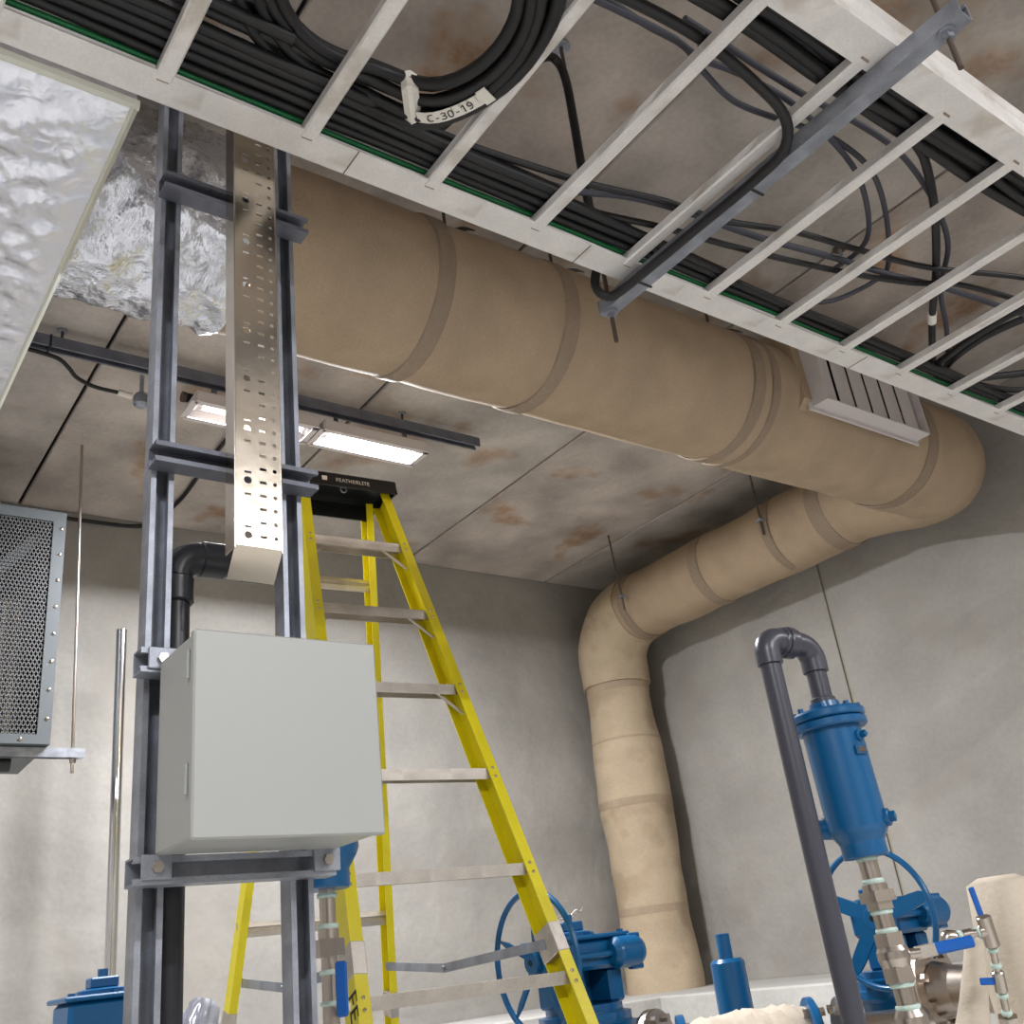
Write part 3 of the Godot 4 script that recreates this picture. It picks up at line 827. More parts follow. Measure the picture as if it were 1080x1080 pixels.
func enclosure() -> void:
	for s in [[2.3505, "top support strut behind the grey enclosure"], [2.0255, "bottom support strut under the grey enclosure"]]:
		var p := thing("support_strut", s[1], "strut", V(0.64, s[0], -1.6095), "struts behind the enclosure")
		part("channel", MB.new().strut(V(0.476, s[0], -1.6095), V(0.806, s[0], -1.6095), Vector3.BACK), "galvanised", p)
	var t := thing("electrical_enclosure", "square light grey electrical enclosure mounted on the strut posts", "enclosure", V(0.656, 2.043, -1.51))
	part("body", MB.new().box(V(0.506, 2.046, -1.586), V(0.806, 2.347, -1.442), 0.003), "enclosure_grey", t)
	part("door", MB.new().box(V(0.503, 2.043, -1.440), V(0.809, 2.350, -1.422), 0.003), "enclosure_grey", t)
	for y in [2.13, 2.30]:
		part("hinge", MB.new().cyl(V(0.5025, y - 0.022, -1.445), V(0.5025, y + 0.022, -1.445), 0.0035, 10), "enclosure_grey", t)
	part("latch", MB.new().box(V(0.8085, 2.185, -1.446), V(0.8125, 2.209, -1.43), 0.001), "galvanised", t)
	part("latch", MB.new().box(V(0.60, 2.349, -1.440), V(0.625, 2.353, -1.428), 0.001), "galvanised", t)
	for f in [[0.487, 0.532, 2.012], [0.765, 0.812, 2.012], [0.487, 0.532, 2.335]]:
		var m := part("mounting_foot", MB.new().box(V(f[0], f[2], -1.590), V(f[1], f[2] + 0.036, -1.584), 0.001), "galvanised", t)
		part("bolt", MB.new().hex(V((f[0] + f[1]) * 0.5, f[2] + 0.017, -1.584), V((f[0] + f[1]) * 0.5, f[2] + 0.017, -1.577), 0.009), "stainless", m)

# ------------------------------------------------------------------ stepladder (built in its own axes: +Z is its front)
func ladder() -> void:
	var t := thing("stepladder", "tall yellow fibreglass stepladder with aluminium steps and black top", "ladder", V(1.686, 0, -3.17), "", deg_to_rad(-5.0))
	var H := 3.64
	var fr := func(s: float, h: float) -> Vector3: return V(s * (0.180 + 0.083 * h), H - h, 0.045 + 0.377 * h)
	var re := func(s: float, h: float) -> Vector3: return V(s * (0.150 + 0.087 * h), H - h, -0.045 - 0.22 * h)
	for s in [-1.0, 1.0]:
		for k in 2:
			var fn: Callable = fr if k == 0 else re
			var a: Vector3 = fn.call(s, 0.05)
			var b: Vector3 = fn.call(s, 3.60)
			var d := (b - a).normalized()
			var out := V(s, 0, 0)
			out = (out - d * out.dot(d)).normalized()
			var front := out.cross(d).normalized()
			if front.z < 0.0:
				front = -front
			var w := 0.036 if k == 0 else 0.028
			var dp := 0.088 if k == 0 else 0.062
			# channel: web on the outside, two flanges inward
			var pf := PackedVector2Array([Vector2(0, -dp), Vector2(0, 0), Vector2(-w, 0), Vector2(-w, -0.005), Vector2(-0.006, -0.005), Vector2(-0.006, -dp + 0.005), Vector2(-w, -dp + 0.005), Vector2(-w, -dp)])
			if k == 1:
				a -= front * -0.03; b -= front * -0.03
			var rl := part("rail", MB.new().extrude(pf, a, b, out, front), "fibreglass_yellow", t)
			part("foot", MB.new().obox(b + d * 0.01 - out * w * 0.5 - front * dp * 0.5, Vector3(w + 0.012, 0.05, dp + 0.012), out, d, front, 0.006), "black_plastic", rl)
			if k == 0:
				for i in range(1, 11):
					var c: Vector3 = fn.call(s, 0.305 * i + 0.01)
					for e in [-0.012, 0.018]:
						var q: Vector3 = c + d * e - out * w * 0.5
						part("rivet", MB.new().lathe([Vector2(0.0055, 0.0), Vector2(0.0045, 0.003), Vector2(0, 0.0045)], q, front, 8, true), "stainless", rl)
			# aluminium sleeve
			var sc: Vector3 = fn.call(s, 1.735 if k == 0 else 1.87) + (front * 0.03 if k == 1 else Vector3.ZERO)
			part("sleeve", MB.new().obox(sc - out * w * 0.5 - front * dp * 0.5, Vector3(w + 0.004, 0.085, dp + 0.005), out, d, front, 0.002), "aluminium", t)
			if k == 0 and s < 0.0:
				# lettering down the outside of the rail, reading towards the floor
				var o: Vector3 = fn.call(s, 1.785) - front * 0.022
				text("FEATHERLITE", 0.075, "ink", o + d * 0.24 + out * 0.0012, d, out, rl)
	for i in range(1, 11):
		var h := 0.305 * i
		var a: Vector3 = fr.call(-1.0, h) + V(0.008, 0, -0.006)
		var b: Vector3 = fr.call(1.0, h) + V(-0.008, 0, -0.006)
		var st := part("step", MB.new().extrude(PackedVector2Array([Vector2(0.0, 0.0), Vector2(0.0, -0.034), Vector2(-0.003, -0.034), Vector2(-0.003, -0.004), Vector2(-0.078, -0.004), Vector2(-0.078, -0.028), Vector2(-0.081, -0.028), Vector2(-0.081, 0.0)]), a, b, Vector3.BACK, Vector3.UP), "aluminium", t)
		if i in [1, 2, 3]:
			for s in [-1.0, 1.0]:
				var e: Vector3 = fr.call(s, h + 0.10) + V(-s * 0.02, 0, -0.045)
				var g: Vector3 = fr.call(s, h) + V(-s * 0.10, -0.012, -0.04)
				part("knee_brace", MB.new().bar(e, g, 0.014, 0.003, Vector3.BACK), "aluminium", st)
	for h in [0.37, 1.58, 2.6]:
		var a: Vector3 = re.call(-1.0, h)
		var b: Vector3 = re.call(1.0, h)
		part("rear_brace", MB.new().extrude(PackedVector2Array([Vector2(0.0, 0.024), Vector2(0.006, 0.008), Vector2(0.0, 0.004), Vector2(0.006, -0.008), Vector2(0.0, -0.024), Vector2(-0.012, -0.024), Vector2(-0.012, 0.024)]), a, b, Vector3.BACK, Vector3.UP), "aluminium", t)
	for s in [-1.0, 1.0]:
		var a: Vector3 = re.call(s, 1.745) + V(-s * 0.035, 0, 0.02)
		var c: Vector3 = fr.call(s, 1.755) + V(-s * 0.04, 0, -0.05)
		var m := a.lerp(c, 0.42) + V(0, -0.030, 0)
		part("spreader", MB.new().bar(a, m, 0.028, 0.004, Vector3.UP), "galvanised", t)
		part("spreader", MB.new().bar(m, c, 0.028, 0.004, Vector3.UP), "galvanised", t)
		part("spreader_pin", MB.new().cyl(m + V(-0.01, 0, 0), m + V(0.01, 0, 0), 0.008, 10), "galvanised", t)
	# top cap
	var cp := PackedVector2Array([Vector2(0.10, 0.0), Vector2(0.085, 0.06), Vector2(0.078, 0.066), Vector2(-0.078, 0.066), Vector2(-0.085, 0.06), Vector2(-0.10, 0.0), Vector2(-0.095, 0.0), Vector2(-0.08, 0.05), Vector2(0.08, 0.05), Vector2(0.095, 0.0)])
	var cap := part("top_cap", MB.new().extrude(cp, V(-0.205, H - 0.066, 0), V(0.205, H - 0.066, 0), Vector3.BACK, Vector3.UP), "black_plastic", t)
	part("cap_end", MB.new().box(V(-0.205, H - 0.062, -0.09), V(-0.199, H - 0.012, 0.09)), "black_plastic", cap)
	part("cap_end", MB.new().box(V(0.199, H - 0.062, -0.09), V(0.205, H - 0.012, 0.09)), "black_plastic", cap)
	part("cap_bracket", MB.new().box(V(-0.17, H - 0.115, -0.075), V(0.17, H - 0.05, -0.068)), "black_plastic", cap)
	part("latch_hook", MB.new().torus(V(-0.01, H - 0.062, 0.07), Vector3.BACK, 0.012, 0.003, 16), "galvanised", cap)
	text("FEATHERLITE", 0.024, "paper_tape", V(0.02, H - 0.036, 0.094), Vector3.RIGHT, V(0, 0.24, 0.97), cap)
	part("cap_badge", MB.new().box(V(-0.105, H - 0.046, 0.090), V(-0.085, H - 0.026, 0.0945)), "paper_tape", cap)

# ------------------------------------------------------------------ things under the ceiling
func ceiling_bits() -> void:
	var t := thing("light_strut", "long dark strut under the ceiling carrying the batten lights", "strut", V(1.6, 4.33, -3.72))
	part("channel", MB.new().strut(V(0.2, 4.351, -3.73), V(2.81, 4.351, -3.73), Vector3.DOWN, 0.05), "galvanised_dark", t)
	for x in [0.75, 2.36]:
		part("rod", MB.new().cyl(V(x, 4.37, -3.73), V(x, 4.43, -3.73), 0.006, 8), "rust", t)
		part("rod_plate", MB.new().cyl(V(x, 4.422, -3.73), V(x, 4.43, -3.73), 0.022, 12), "galvanised", t)
	part("cable_tie", MB.new().box(V(0.70, 4.322, -3.758), V(0.708, 4.379, -3.702)), "black_plastic", t)
	for x in [1.40, 1.78, 2.00, 2.38]:
		part("clip", MB.new().box(V(x - 0.012, 4.262, -3.757), V(x + 0.012, 4.328, -3.753)), "galvanised", t)
	var j := thing("junction_box", "small round grey junction box on the ceiling, fed by a black cable", "junction box", V(1.13, 4.27, -3.93))
	part("body", MB.new().lathe([Vector2(0, 0), Vector2(0.022, 0.0), Vector2(0.032, 0.010), Vector2(0.034, 0.045), Vector2(0.026, 0.062), Vector2(0.010, 0.066), Vector2(0.010, 0.16), Vector2(0, 0.16)], V(1.135, 4.27, -3.93), Vector3.UP, 20), "galvanised", j)
	part("gland", MB.new().cyl(V(1.03, 4.31, -3.918), V(1.095, 4.31, -3.926), 0.014, 12, 0.003), "paper_tape", j)
	part("feed_cable", MB.new().tube(spline([V(0.60, 4.322, -3.76), V(0.74, 4.318, -3.77), V(0.80, 4.31, -3.81), V(0.85, 4.31, -3.873), V(0.933, 4.31, -3.914), V(1.03, 4.31, -3.919)]), 0.009, 8), "cable_black", j)
	var k := thing("plug_connector", "small black and brass plug on top of the dimmer batten light", "connector", V(1.33, 4.262, -3.80))
	part("plug", MB.new().cyl(V(1.29, 4.285, -3.80), V(1.36, 4.285, -3.80), 0.022, 12, 0.005), "black_plastic", k)
	part("nut", MB.new().hex(V(1.27, 4.285, -3.80), V(1.29, 4.285, -3.80), 0.024), "rust", k)
	cab("thin black cable along the back wall corner and up over the ceiling", [V(0.7, 4.41, -5.42), V(1.0, 4.39, -5.425), V(1.3, 4.385, -5.425), V(1.62, 4.408, -5.42), V(1.69, 4.415, -5.08), V(1.68, 4.415, -4.684), V(1.664, 4.40, -4.2), V(1.66, 4.30, -3.86)], 0.011)
	var a := V(3.366, 4.43, -1.784)
	var o := thing("ceiling_anchor", "small rusty ceiling anchor beside the dark plank joint over the ladder", "anchor", a + V(0, -0.04, 0))
	part("plate", MB.new().cyl(a + V(0, -0.006, 0), a, 0.03, 10), "rust", o)
	part("stud", MB.new().cyl(a + V(0, -0.04, 0), a, 0.008, 8), "galvanised", o)

func heater() -> void:
	var t := thing("unit_heater", "grey unit heater with an expanded-metal guard, hung at the left by the back wall", "heater", V(0.55, 2.93, -4.9))
	var x0 := 0.05
	var x1 := 1.01
	var y0 := 2.93
	var y1 := 4.02
	var b := MB.new()
	b.box(V(x0, y0, -5.2), V(x0 + 0.004, y1, -4.605)); b.box(V(x1 - 0.004, y0, -5.2), V(x1, y1, -4.605))
	b.box(V(x0, y1 - 0.004, -5.2), V(x1, y1, -4.605)); b.box(V(x0, y0, -5.2), V(x1, y0 + 0.004, -4.605)); b.box(V(x0, y0, -5.205), V(x1, y1, -5.2))
	part("casing", b, "heater_grey", t)
	var f := MB.new()
	for e in [[x0, x0 + 0.055, y0, y1], [x1 - 0.055, x1, y0, y1], [x0 + 0.055, x1 - 0.055, y0, y0 + 0.04], [x0 + 0.055, x1 - 0.055, y1 - 0.05, y1]]:
		f.box(V(e[0], e[2], -4.605), V(e[1], e[3], -4.60))
	var fp := part("front_frame", f, "heater_grey", t)
	var y := y0 + 0.11
	while y < y1:
		part("screw", MB.new().lathe([Vector2(0.009, 0), Vector2(0.007, 0.004), Vector2(0, 0.006)], V(x1 - 0.02, y, -4.60), Vector3.BACK, 10), "stainless", fp)
		y += 0.128
	for x in [0.35, 0.62, 0.89]:
		part("screw", MB.new().lathe([Vector2(0.009, 0), Vector2(0.007, 0.004), Vector2(0, 0.006)], V(x, y0 + 0.02, -4.60), Vector3.BACK, 10), "stainless", fp)
	# expanded metal guard
	var m := MB.new()
	var gx0 := x0 + 0.05
	var gx1 := x1 - 0.05
	var gy0 := y0 + 0.036
	var gy1 := y1 - 0.045
	var px := 0.017
	var py := 0.036
	var sl := py / px
	var nmax := int((gx1 - gx0 + (gy1 - gy0) / sl) / px) + 1
	for i in nmax:
		for sg in [-1.0, 1.0]:
			# line y = gy0 + sg*sl*(x - xs)
			var xs := (gx0 - (gy1 - gy0) / sl + i * px) if sg > 0.0 else gx0 + i * px
			var a := maxf(gx0, xs) if sg > 0.0 else maxf(gx0, xs - (gy1 - gy0) / sl)
			var c := minf(gx1, xs + (gy1 - gy0) / sl) if sg > 0.0 else minf(gx1, xs)
			if c - a > 0.002:
				m.bar(V(a, gy0 + sg * sl * (a - xs), -4.607), V(c, gy0 + sg * sl * (c - xs), -4.607), 0.0042, 0.002, Vector3.RIGHT)
	part("guard", m, "guard_metal", t).set_meta("kind", "stuff")
	part("coil_panel", MB.new().box(V(x0 + 0.02, y0 + 0.02, -4.86), V(x1 - 0.10, y0 + 0.72, -4.84)), "aluminium", t)
	for i in 12:
		part("fin", MB.new().box(V(0.40 + i * 0.045, y0 + 0.03, -4.84), V(0.404 + i * 0.045, y0 + 0.70, -4.80)), "galvanised_dark", t)
	part("bracket", MB.new().bar(V(0.74, 3.72, -4.72), V(0.92, 3.93, -4.72), 0.05, 0.05, Vector3.RIGHT), "heater_grey", t)
	part("bracket", MB.new().bar(V(0.72, 3.70, -4.72), V(0.73, 3.86, -4.72), 0.04, 0.05, Vector3.RIGHT), "heater_grey", t)
	part("drain_pipe", MB.new().cyl(V(0.3, 2.87, -4.72), V(0.88, 2.87, -4.72), 0.035, 16), "pvc_dark", t)
	var s := thing("heater_strut", "bright strut under the unit heater", "strut", V(0.7, 2.875, -4.80))
	part("channel", MB.new().strut(V(0.2, 2.905, -4.66), V(1.165, 2.905, -4.66), Vector3.DOWN, 0.041), "galvanised", s)
	var r := thing("heater_rod", "thin bright threaded rod holding the unit heater strut", "rod", V(1.14, 2.85, -4.66), "")
	part("rod", MB.new().cyl(V(1.12, 2.82, -4.66), V(1.07, 4.43, -4.66), 0.007, 8), "stainless", r)
	part("nut", MB.new().hex(V(1.12, 2.865, -4.66), V(1.12, 2.884, -4.66), 0.014), "stainless", r)
	var p := thing("steel_pipe", "polished upright stainless pipe standing against the back wall", "pipe", V(1.44, 0, -5.0))
	part("tube", MB.new().lathe([Vector2(0.022, 0), Vector2(0.026, 0), Vector2(0.026, 3.61), Vector2(0.022, 3.61), Vector2(0.022, 3.4), Vector2(0, 3.4)], V(1.44, 0, -5.0), V(-0.012, 1, 0), 20), "chrome", p)
	for yy in [0.6, 1.2]:
		part("clamp", MB.new().box(V(1.41, yy, -5.44), V(1.45, yy + 0.03, -5.026)), "galvanised", p)

# ------------------------------------------------------------------ valves and pipework
func seal(o: Vector3, ax: Vector3, y: float, r: float, parent: Node3D) -> void:
	part("thread_seal", MB.new().lathe([Vector2(0, -0.006), Vector2(r, -0.005), Vector2(r + 0.0015, 0), Vector2(r, 0.005), Vector2(0, 0.006)], o + ax * y, ax, 18), "ptfe", parent)

func vented_body(o: Vector3, ax: Vector3, t: Node3D, k := 1.0, top := true) -> void:
	# o = bottom of the neck
	var P := func(r: float, h: float) -> Vector2: return Vector2(r * k, h * k)
	part("body", MB.new().lathe([P.call(0, 0), P.call(0.047, 0), P.call(0.049, 0.003), P.call(0.049, 0.030), P.call(0.052, 0.036), P.call(0.062, 0.052), P.call(0.066, 0.062), P.call(0.066, 0.282), P.call(0, 0.282)], o, ax, 36), "blue_paint", t)
	part("lower_flange", MB.new().lathe([P.call(0.05, 0.281), P.call(0.080, 0.281), P.call(0.084, 0.285), P.call(0.084, 0.297), P.call(0.080, 0.3), P.call(0.05, 0.3)], o, ax, 36), "blue_paint", t)
	part("cover", MB.new().lathe([P.call(0.05, 0.302), P.call(0.080, 0.302), P.call(0.084, 0.306), P.call(0.084, 0.318), P.call(0.078, 0.324), P.call(0.036, 0.330), P.call(0.034, 0.345), P.call(0, 0.345)], o, ax, 36), "blue_paint", t)
	for i in 8:
		var a := TAU * (i + 0.3) / 8.0
		var q := o + ax * 0.32 * k + V(cos(a), 0, sin(a)) * 0.072 * k
		part("bolt", MB.new().hex(q, q + ax * 0.012 * k, 0.007 * k), "blue_paint", t)

func air_valve() -> void:
	var ax := V(-0.02, 1.0, -0.02).normalized()
	var o := V(2.0, 1.963, -1.42)
	var t := thing("air_release_valve", "blue cylindrical air release valve on a stainless riser, joined to a grey pipe", "valve", V(2.0, 1.6, -1.42))
	vented_body(o, ax, t)
	var side := V(0.02, 0, 1.0).normalized()
	for e in [[0.255, 0.013, 0.0], [0.075, 0.019, 0.30]]:
		var d := (side + V(e[2], 0, -e[2] * 0.5)).normalized()
		var q: Vector3 = o + ax * e[0] + d * 0.060
		var pg := part("plug", MB.new().cyl(q, q + d * 0.014, e[1], 16, 0.002), "blue_paint", t)
		part("plug_head", MB.new().hex(q + d * 0.014, q + d * 0.026, e[1] * 0.6, 4), "blue_paint", pg)
	var dl := V(-0.45, 0, -0.9).normalized()
	var ql := o + ax * 0.068 + dl * 0.055
	part("drain_boss", MB.new().cyl(ql, ql + dl * 0.030 + V(0, 0.004, 0), 0.022, 16, 0.003), "blue_paint", t)
	part("boss_cap", MB.new().obox(ql + dl * 0.022 + V(0, 0.022, 0), Vector3(0.016, 0.010, 0.016)), "paper_tape", t)
	var np := o + ax * 0.222 + V(-0.10, 0, 1.0).normalized() * 0.068
	var nn := V(-0.10, 0, 1.0).normalized()
	part("name_plate", MB.new().obox(np, Vector3(0.034, 0.020, 0.006), Vector3.UP.cross(nn), Vector3.UP, nn, 0.001), "blue_paint", t)
	part("plate_insert", MB.new().obox(np + nn * 0.0035, Vector3(0.024, 0.012, 0.001), Vector3.UP.cross(nn), Vector3.UP, nn), "rust", t)
	# stainless riser below
	var rs := thing("stainless_riser", "stainless riser with union and ball valve below the blue air release valve", "pipe", V(2.0, 1.5, -1.42))
	var L := func(p: Array, nm: String) -> void:
		part(nm, MB.new().lathe(p, o, ax, 22), "stainless", rs)
	L.call([Vector2(0.0, -0.5), Vector2(0.0205, -0.5), Vector2(0.0205, 0.002), Vector2(0, 0.002)], "nipple")
	seal(o, ax, -0.003, 0.022, rs); seal(o, ax, -0.050, 0.0225, rs); seal(o, ax, -0.112, 0.0225, rs); seal(o, ax, -0.150, 0.0225, rs); seal(o, ax, -0.255, 0.0245, rs); seal(o, ax, -0.298, 0.0245, rs)
	L.call([Vector2(0, -0.074), Vector2(0.027, -0.074), Vector2(0.027, -0.056), Vector2(0, -0.056)], "union_end")
	part("union_nut", MB.new().hex(o + ax * -0.092, o + ax * -0.070, 0.041), "stainless", rs)
	part("union_tail", MB.new().hex(o + ax * -0.108, o + ax * -0.092, 0.030), "stainless", rs)
	part("valve_end", MB.new().hex(o + ax * -0.182, o + ax * -0.154, 0.032), "stainless", rs)
	L.call([Vector2(0, -0.222), Vector2(0.029, -0.222), Vector2(0.034, -0.205), Vector2(0.034, -0.190), Vector2(0.029, -0.180), Vector2(0, -0.180)], "valve_body")
	part("valve_end", MB.new().hex(o + ax * -0.250, o + ax * -0.220, 0.033), "stainless", rs)
	L.call([Vector2(0, -0.40), Vector2(0.030, -0.40), Vector2(0.036, -0.36), Vector2(0.033, -0.315), Vector2(0.027, -0.302), Vector2(0, -0.302)], "elbow_body")
	var st := o + ax * -0.200
	var hd := V(0.74, 0.0, 0.67).normalized()
	part("stem", MB.new().cyl(st, st + hd * 0.055, 0.011, 12), "stainless", rs)
	part("handle_end", MB.new().bar(st + hd * 0.045, st + hd * 0.090 + V(0, 0.004, 0), 0.026, 0.010, Vector3.UP, 0.002), "aluminium", rs)
	part("lever", MB.new().bar(st + hd * 0.085 + V(0, 0.004, 0), st + hd * 0.170 + V(0, 0.010, 0), 0.024, 0.010, Vector3.UP, 0.004), "blue_vinyl", rs)
	# PVC vent pipe
	var p := thing("vent_pipe", "grey PVC vent pipe looping from the blue valve down to the floor", "pipe", V(1.86, 0.0, -1.44))
	var tp := o + ax * 0.34
	var a := V(tp.x, 2.445, tp.z)
	var c := V(1.858, 2.460, -1.447)
	part("riser", MB.new().cyl(tp, a + V(0, -0.02, 0), 0.0235, 20), "pvc", p)
	part("socket", MB.new().cyl(tp + V(0, 0.0, 0), tp + V(0, 0.018, 0), 0.029, 20, 0.003), "pvc", p)
	part("drop", MB.new().cyl(c + V(0, -0.03, 0), V(1.866, 0.0, -1.437), 0.0242, 20), "pvc", p)
	var hz := (c - a).normalized()
	for e in [[a, hz], [c, -hz]]:
		var ep := []
		for i in 9:
			var an := i / 8.0 * PI / 2
			ep.append(e[0] + V(0, -0.035, 0) + V(0, 0.035, 0) * sin(an) + e[1] * 0.035 * (1.0 - cos(an)))
		ep.push_front(e[0] + V(0, -0.062, 0)); ep.append(e[0] + e[1] * 0.055)
		part("elbow", MB.new().tube(ep, 0.0300, 20), "pvc", p)
	part("link", MB.new().cyl(a + hz * 0.05, c - hz * 0.05, 0.0255, 20), "pvc", p)
	var mu := a.lerp(c, 0.5)
	part("union_nut", MB.new().cyl(mu - hz * 0.014, mu + hz * 0.012, 0.038, 12, 0.003), "pvc", p)
	part("union_collar", MB.new().cyl(mu + hz * 0.012, mu + hz * 0.024, 0.034, 20, 0.003), "pvc", p)
	# second air valve behind the enclosure
	var t2 := thing("air_release_valve", "blue air release valve half hidden behind the grey enclosure", "valve", V(1.035, 1.6, -2.13))
	vented_body(V(1.040, 2.035, -2.13), Vector3.UP, t2, 1.32)
	var r2 := thing("stainless_riser", "taped stainless riser just right of the right strut post", "pipe", V(1.05, 0, -2.13))
	var o2 := V(1.055, 2.035, -2.13)
	part("nipple", MB.new().cyl(V(1.055, 0, -2.13), o2 + V(0, 0.002, 0), 0.0175, 18), "stainless", r2)
	for y in [-0.012, -0.075, -0.165, -0.225, -0.27]:
		seal(o2, Vector3.UP, y, 0.021, r2)
	part("union_nut", MB.new().hex(o2 + V(0, -0.135, 0), o2 + V(0, -0.100, 0), 0.034), "stainless", r2)
	part("union_end", MB.new().cyl(o2 + V(0, -0.100, 0), o2 + V(0, -0.080, 0), 0.022, 18), "stainless", r2)
	part("lever", MB.new().obox(V(1.046, 1.835, -2.06), Vector3(0.024, 0.105, 0.012), V(0.8, 0, 0.6), Vector3.UP, V(-0.6, 0, 0.8), 0.004), "blue_vinyl", r2)
	part("lever_print", MB.new().obox(V(1.050, 1.853, -2.0537), Vector3(0.008, 0.034, 0.0006), V(0.8, 0, 0.6), Vector3.UP, V(-0.6, 0, 0.8)), "paper_tape", r2)
	part("lever_neck", MB.new().bar(V(1.062, 1.79, -2.12), V(1.062, 1.80, -2.06), 0.016, 0.006, Vector3.UP), "stainless", r2)

func wheel(c: Vector3, axis: Vector3, R: float, arms: int, plate: bool, t: Node3D) -> void:
	var w := part("hand_wheel", MB.new().torus(c, axis, R, 0.0095, 56), "blue_paint", t)
	var fr := MB.new().frame(axis)
	part("hub", MB.new().cyl(c - axis * 0.022, c + axis * 0.022, 0.034, 20, 0.003), "blue_paint", w)
	part("shaft_end", MB.new().cyl(c - axis * 0.024, c + axis * 0.024, 0.009, 10), "black_plastic", w)
	var poly := PackedVector2Array()
	for i in 120:
		var a := TAU * i / 120.0
		var s := absf(cos(a * arms * 0.5))
		var r := (0.070 if plate else 0.045) + (R - 0.05) * pow(s, 9.0 if plate else 40.0)
		if r > R - 0.004: r = R - 0.004
		poly.append(Vector2(cos(a + 0.4), sin(a + 0.4)) * r)
	part("spokes", MB.new().extrude(poly, c - axis * 0.005, c + axis * 0.005, fr[0], fr[1]), "blue_paint", w)

func flange(nm: String, c: Vector3, axis: Vector3, r: float, th: float, n: int, t: Node3D, m := "stainless") -> void:
	axis = axis.normalized()
	var f := part(nm, MB.new().cyl(c - axis * th * 0.5, c + axis * th * 0.5, r, 36, 0.003), m, t)
	var fr := MB.new().frame(axis)
	for i in n:
		var a := TAU * (i + 0.5) / n
		var q: Vector3 = c + (fr[0] * cos(a) + fr[1] * sin(a)) * r * 0.8
		part("bolt", MB.new().hex(q - axis * (th * 0.5 + 0.016), q + axis * (th * 0.5 + 0.022), 0.013), "stainless", f)

func gear_valve(g: Vector3, label: String, wc: Vector3, R: float, arms: int, plate: bool, col := "blue_paint", gl := 0.13) -> Node3D:
	# g = centre of the gearbox underside; hand wheel shaft along X
	var t := thing("gear_valve", label, "valve", V(g.x, g.y - 0.30, g.z), "blue gear-operated valves")
	part("gearbox", MB.new().box(g + V(-gl, 0.0, -0.10), g + V(0.13, 0.09, 0.085), 0.012), col, t)
	part("lid", MB.new().box(g + V(-gl - 0.015, 0.09, -0.115), g + V(0.155, 0.104, 0.10), 0.004), col, t)
	part("indicator_base", MB.new().lathe([Vector2(0, 0), Vector2(0.07, 0), Vector2(0.07, 0.012), Vector2(0.058, 0.016), Vector2(0, 0.016)], g + V(-0.02, 0.104, 0), Vector3.UP, 24), col, t)
	part("indicator", MB.new().box(g + V(-0.06, 0.12, -0.03), g + V(0.02, 0.15, 0.03), 0.004), col, t)
	part("indicator_nut", MB.new().hex(g + V(-0.02, 0.15, 0), g + V(-0.02, 0.172, 0), 0.015), col, t)
	for q in [V(-gl + 0.005, 0.104, 0.08), V(0.0, 0.104, 0.085), V(0.13, 0.104, 0.08)]:
		part("bolt", MB.new().hex(g + q, g + q + V(0, 0.008, 0), 0.011), col, t)
	# worm shaft and housing on the camera side
	var s := V(wc.x, wc.y, wc.z)
	part("shaft", MB.new().cyl(s, V(g.x + 0.1, s.y, s.z), 0.010, 12), col, t)
	var hx := g.x + 0.06
	part("worm_housing", MB.new().lathe([Vector2(0, 0), Vector2(0.03, 0), Vector2(0.044, 0.012), Vector2(0.048, 0.02), Vector2(0.050, 0.10), Vector2(0.042, 0.118), Vector2(0.02, 0.122), Vector2(0, 0.122)], V(hx, s.y, s.z), Vector3.RIGHT, 24), col, t)
	for q in [V(0.1, 0.045, 0.0), V(0.1, -0.047, 0.0)]:
		part("housing_lug", MB.new().obox(V(hx, s.y, s.z) + q, Vector3(0.05, 0.018, 0.03), Vector3.RIGHT, Vector3.UP, Vector3.BACK, 0.004), col, t)
	# yoke with an open window, then the bonnet
	for q in [V(-gl + 0.03, -0.05, 0), V(0.10, -0.05, 0)]:
		part("yoke_leg", MB.new().obox(g + q, Vector3(0.06, 0.10, 0.13), Vector3.RIGHT, Vector3.UP, Vector3.BACK, 0.008), col, t)
	part("yoke_back", MB.new().obox(g + V(0.065 - gl * 0.5, -0.05, -0.05), Vector3(0.07 + gl, 0.10, 0.02)), "blue_paint", t)
	part("stem", MB.new().cyl(g + V(0, -0.12, 0), g + V(0, 0.02, 0), 0.018, 14), "blue_paint", t)
	part("bonnet", MB.new().lathe([Vector2(0, -0.28), Vector2(0.12, -0.28), Vector2(0.13, -0.19), Vector2(0.15, -0.18), Vector2(0.165, -0.176), Vector2(0.165, -0.155), Vector2(0.15, -0.15), Vector2(0.15, -0.125), Vector2(0.125, -0.12), Vector2(0.125, -0.10), Vector2(0, -0.10)], g, Vector3.UP, 8), col, t)
	part("valve_body", MB.new().lathe([Vector2(0, -0.62), Vector2(0.10, -0.62), Vector2(0.13, -0.5), Vector2(0.13, -0.36), Vector2(0.10, -0.28), Vector2(0, -0.28)], g, Vector3.UP, 28, true), col, t)
	part("stand", MB.new().box(V(g.x - 0.12, 0, g.z - 0.12), V(g.x + 0.12, g.y - 0.60, g.z + 0.12)), "concrete_light", t)
	wheel(wc, Vector3.RIGHT, R, arms, plate, t)
	return t

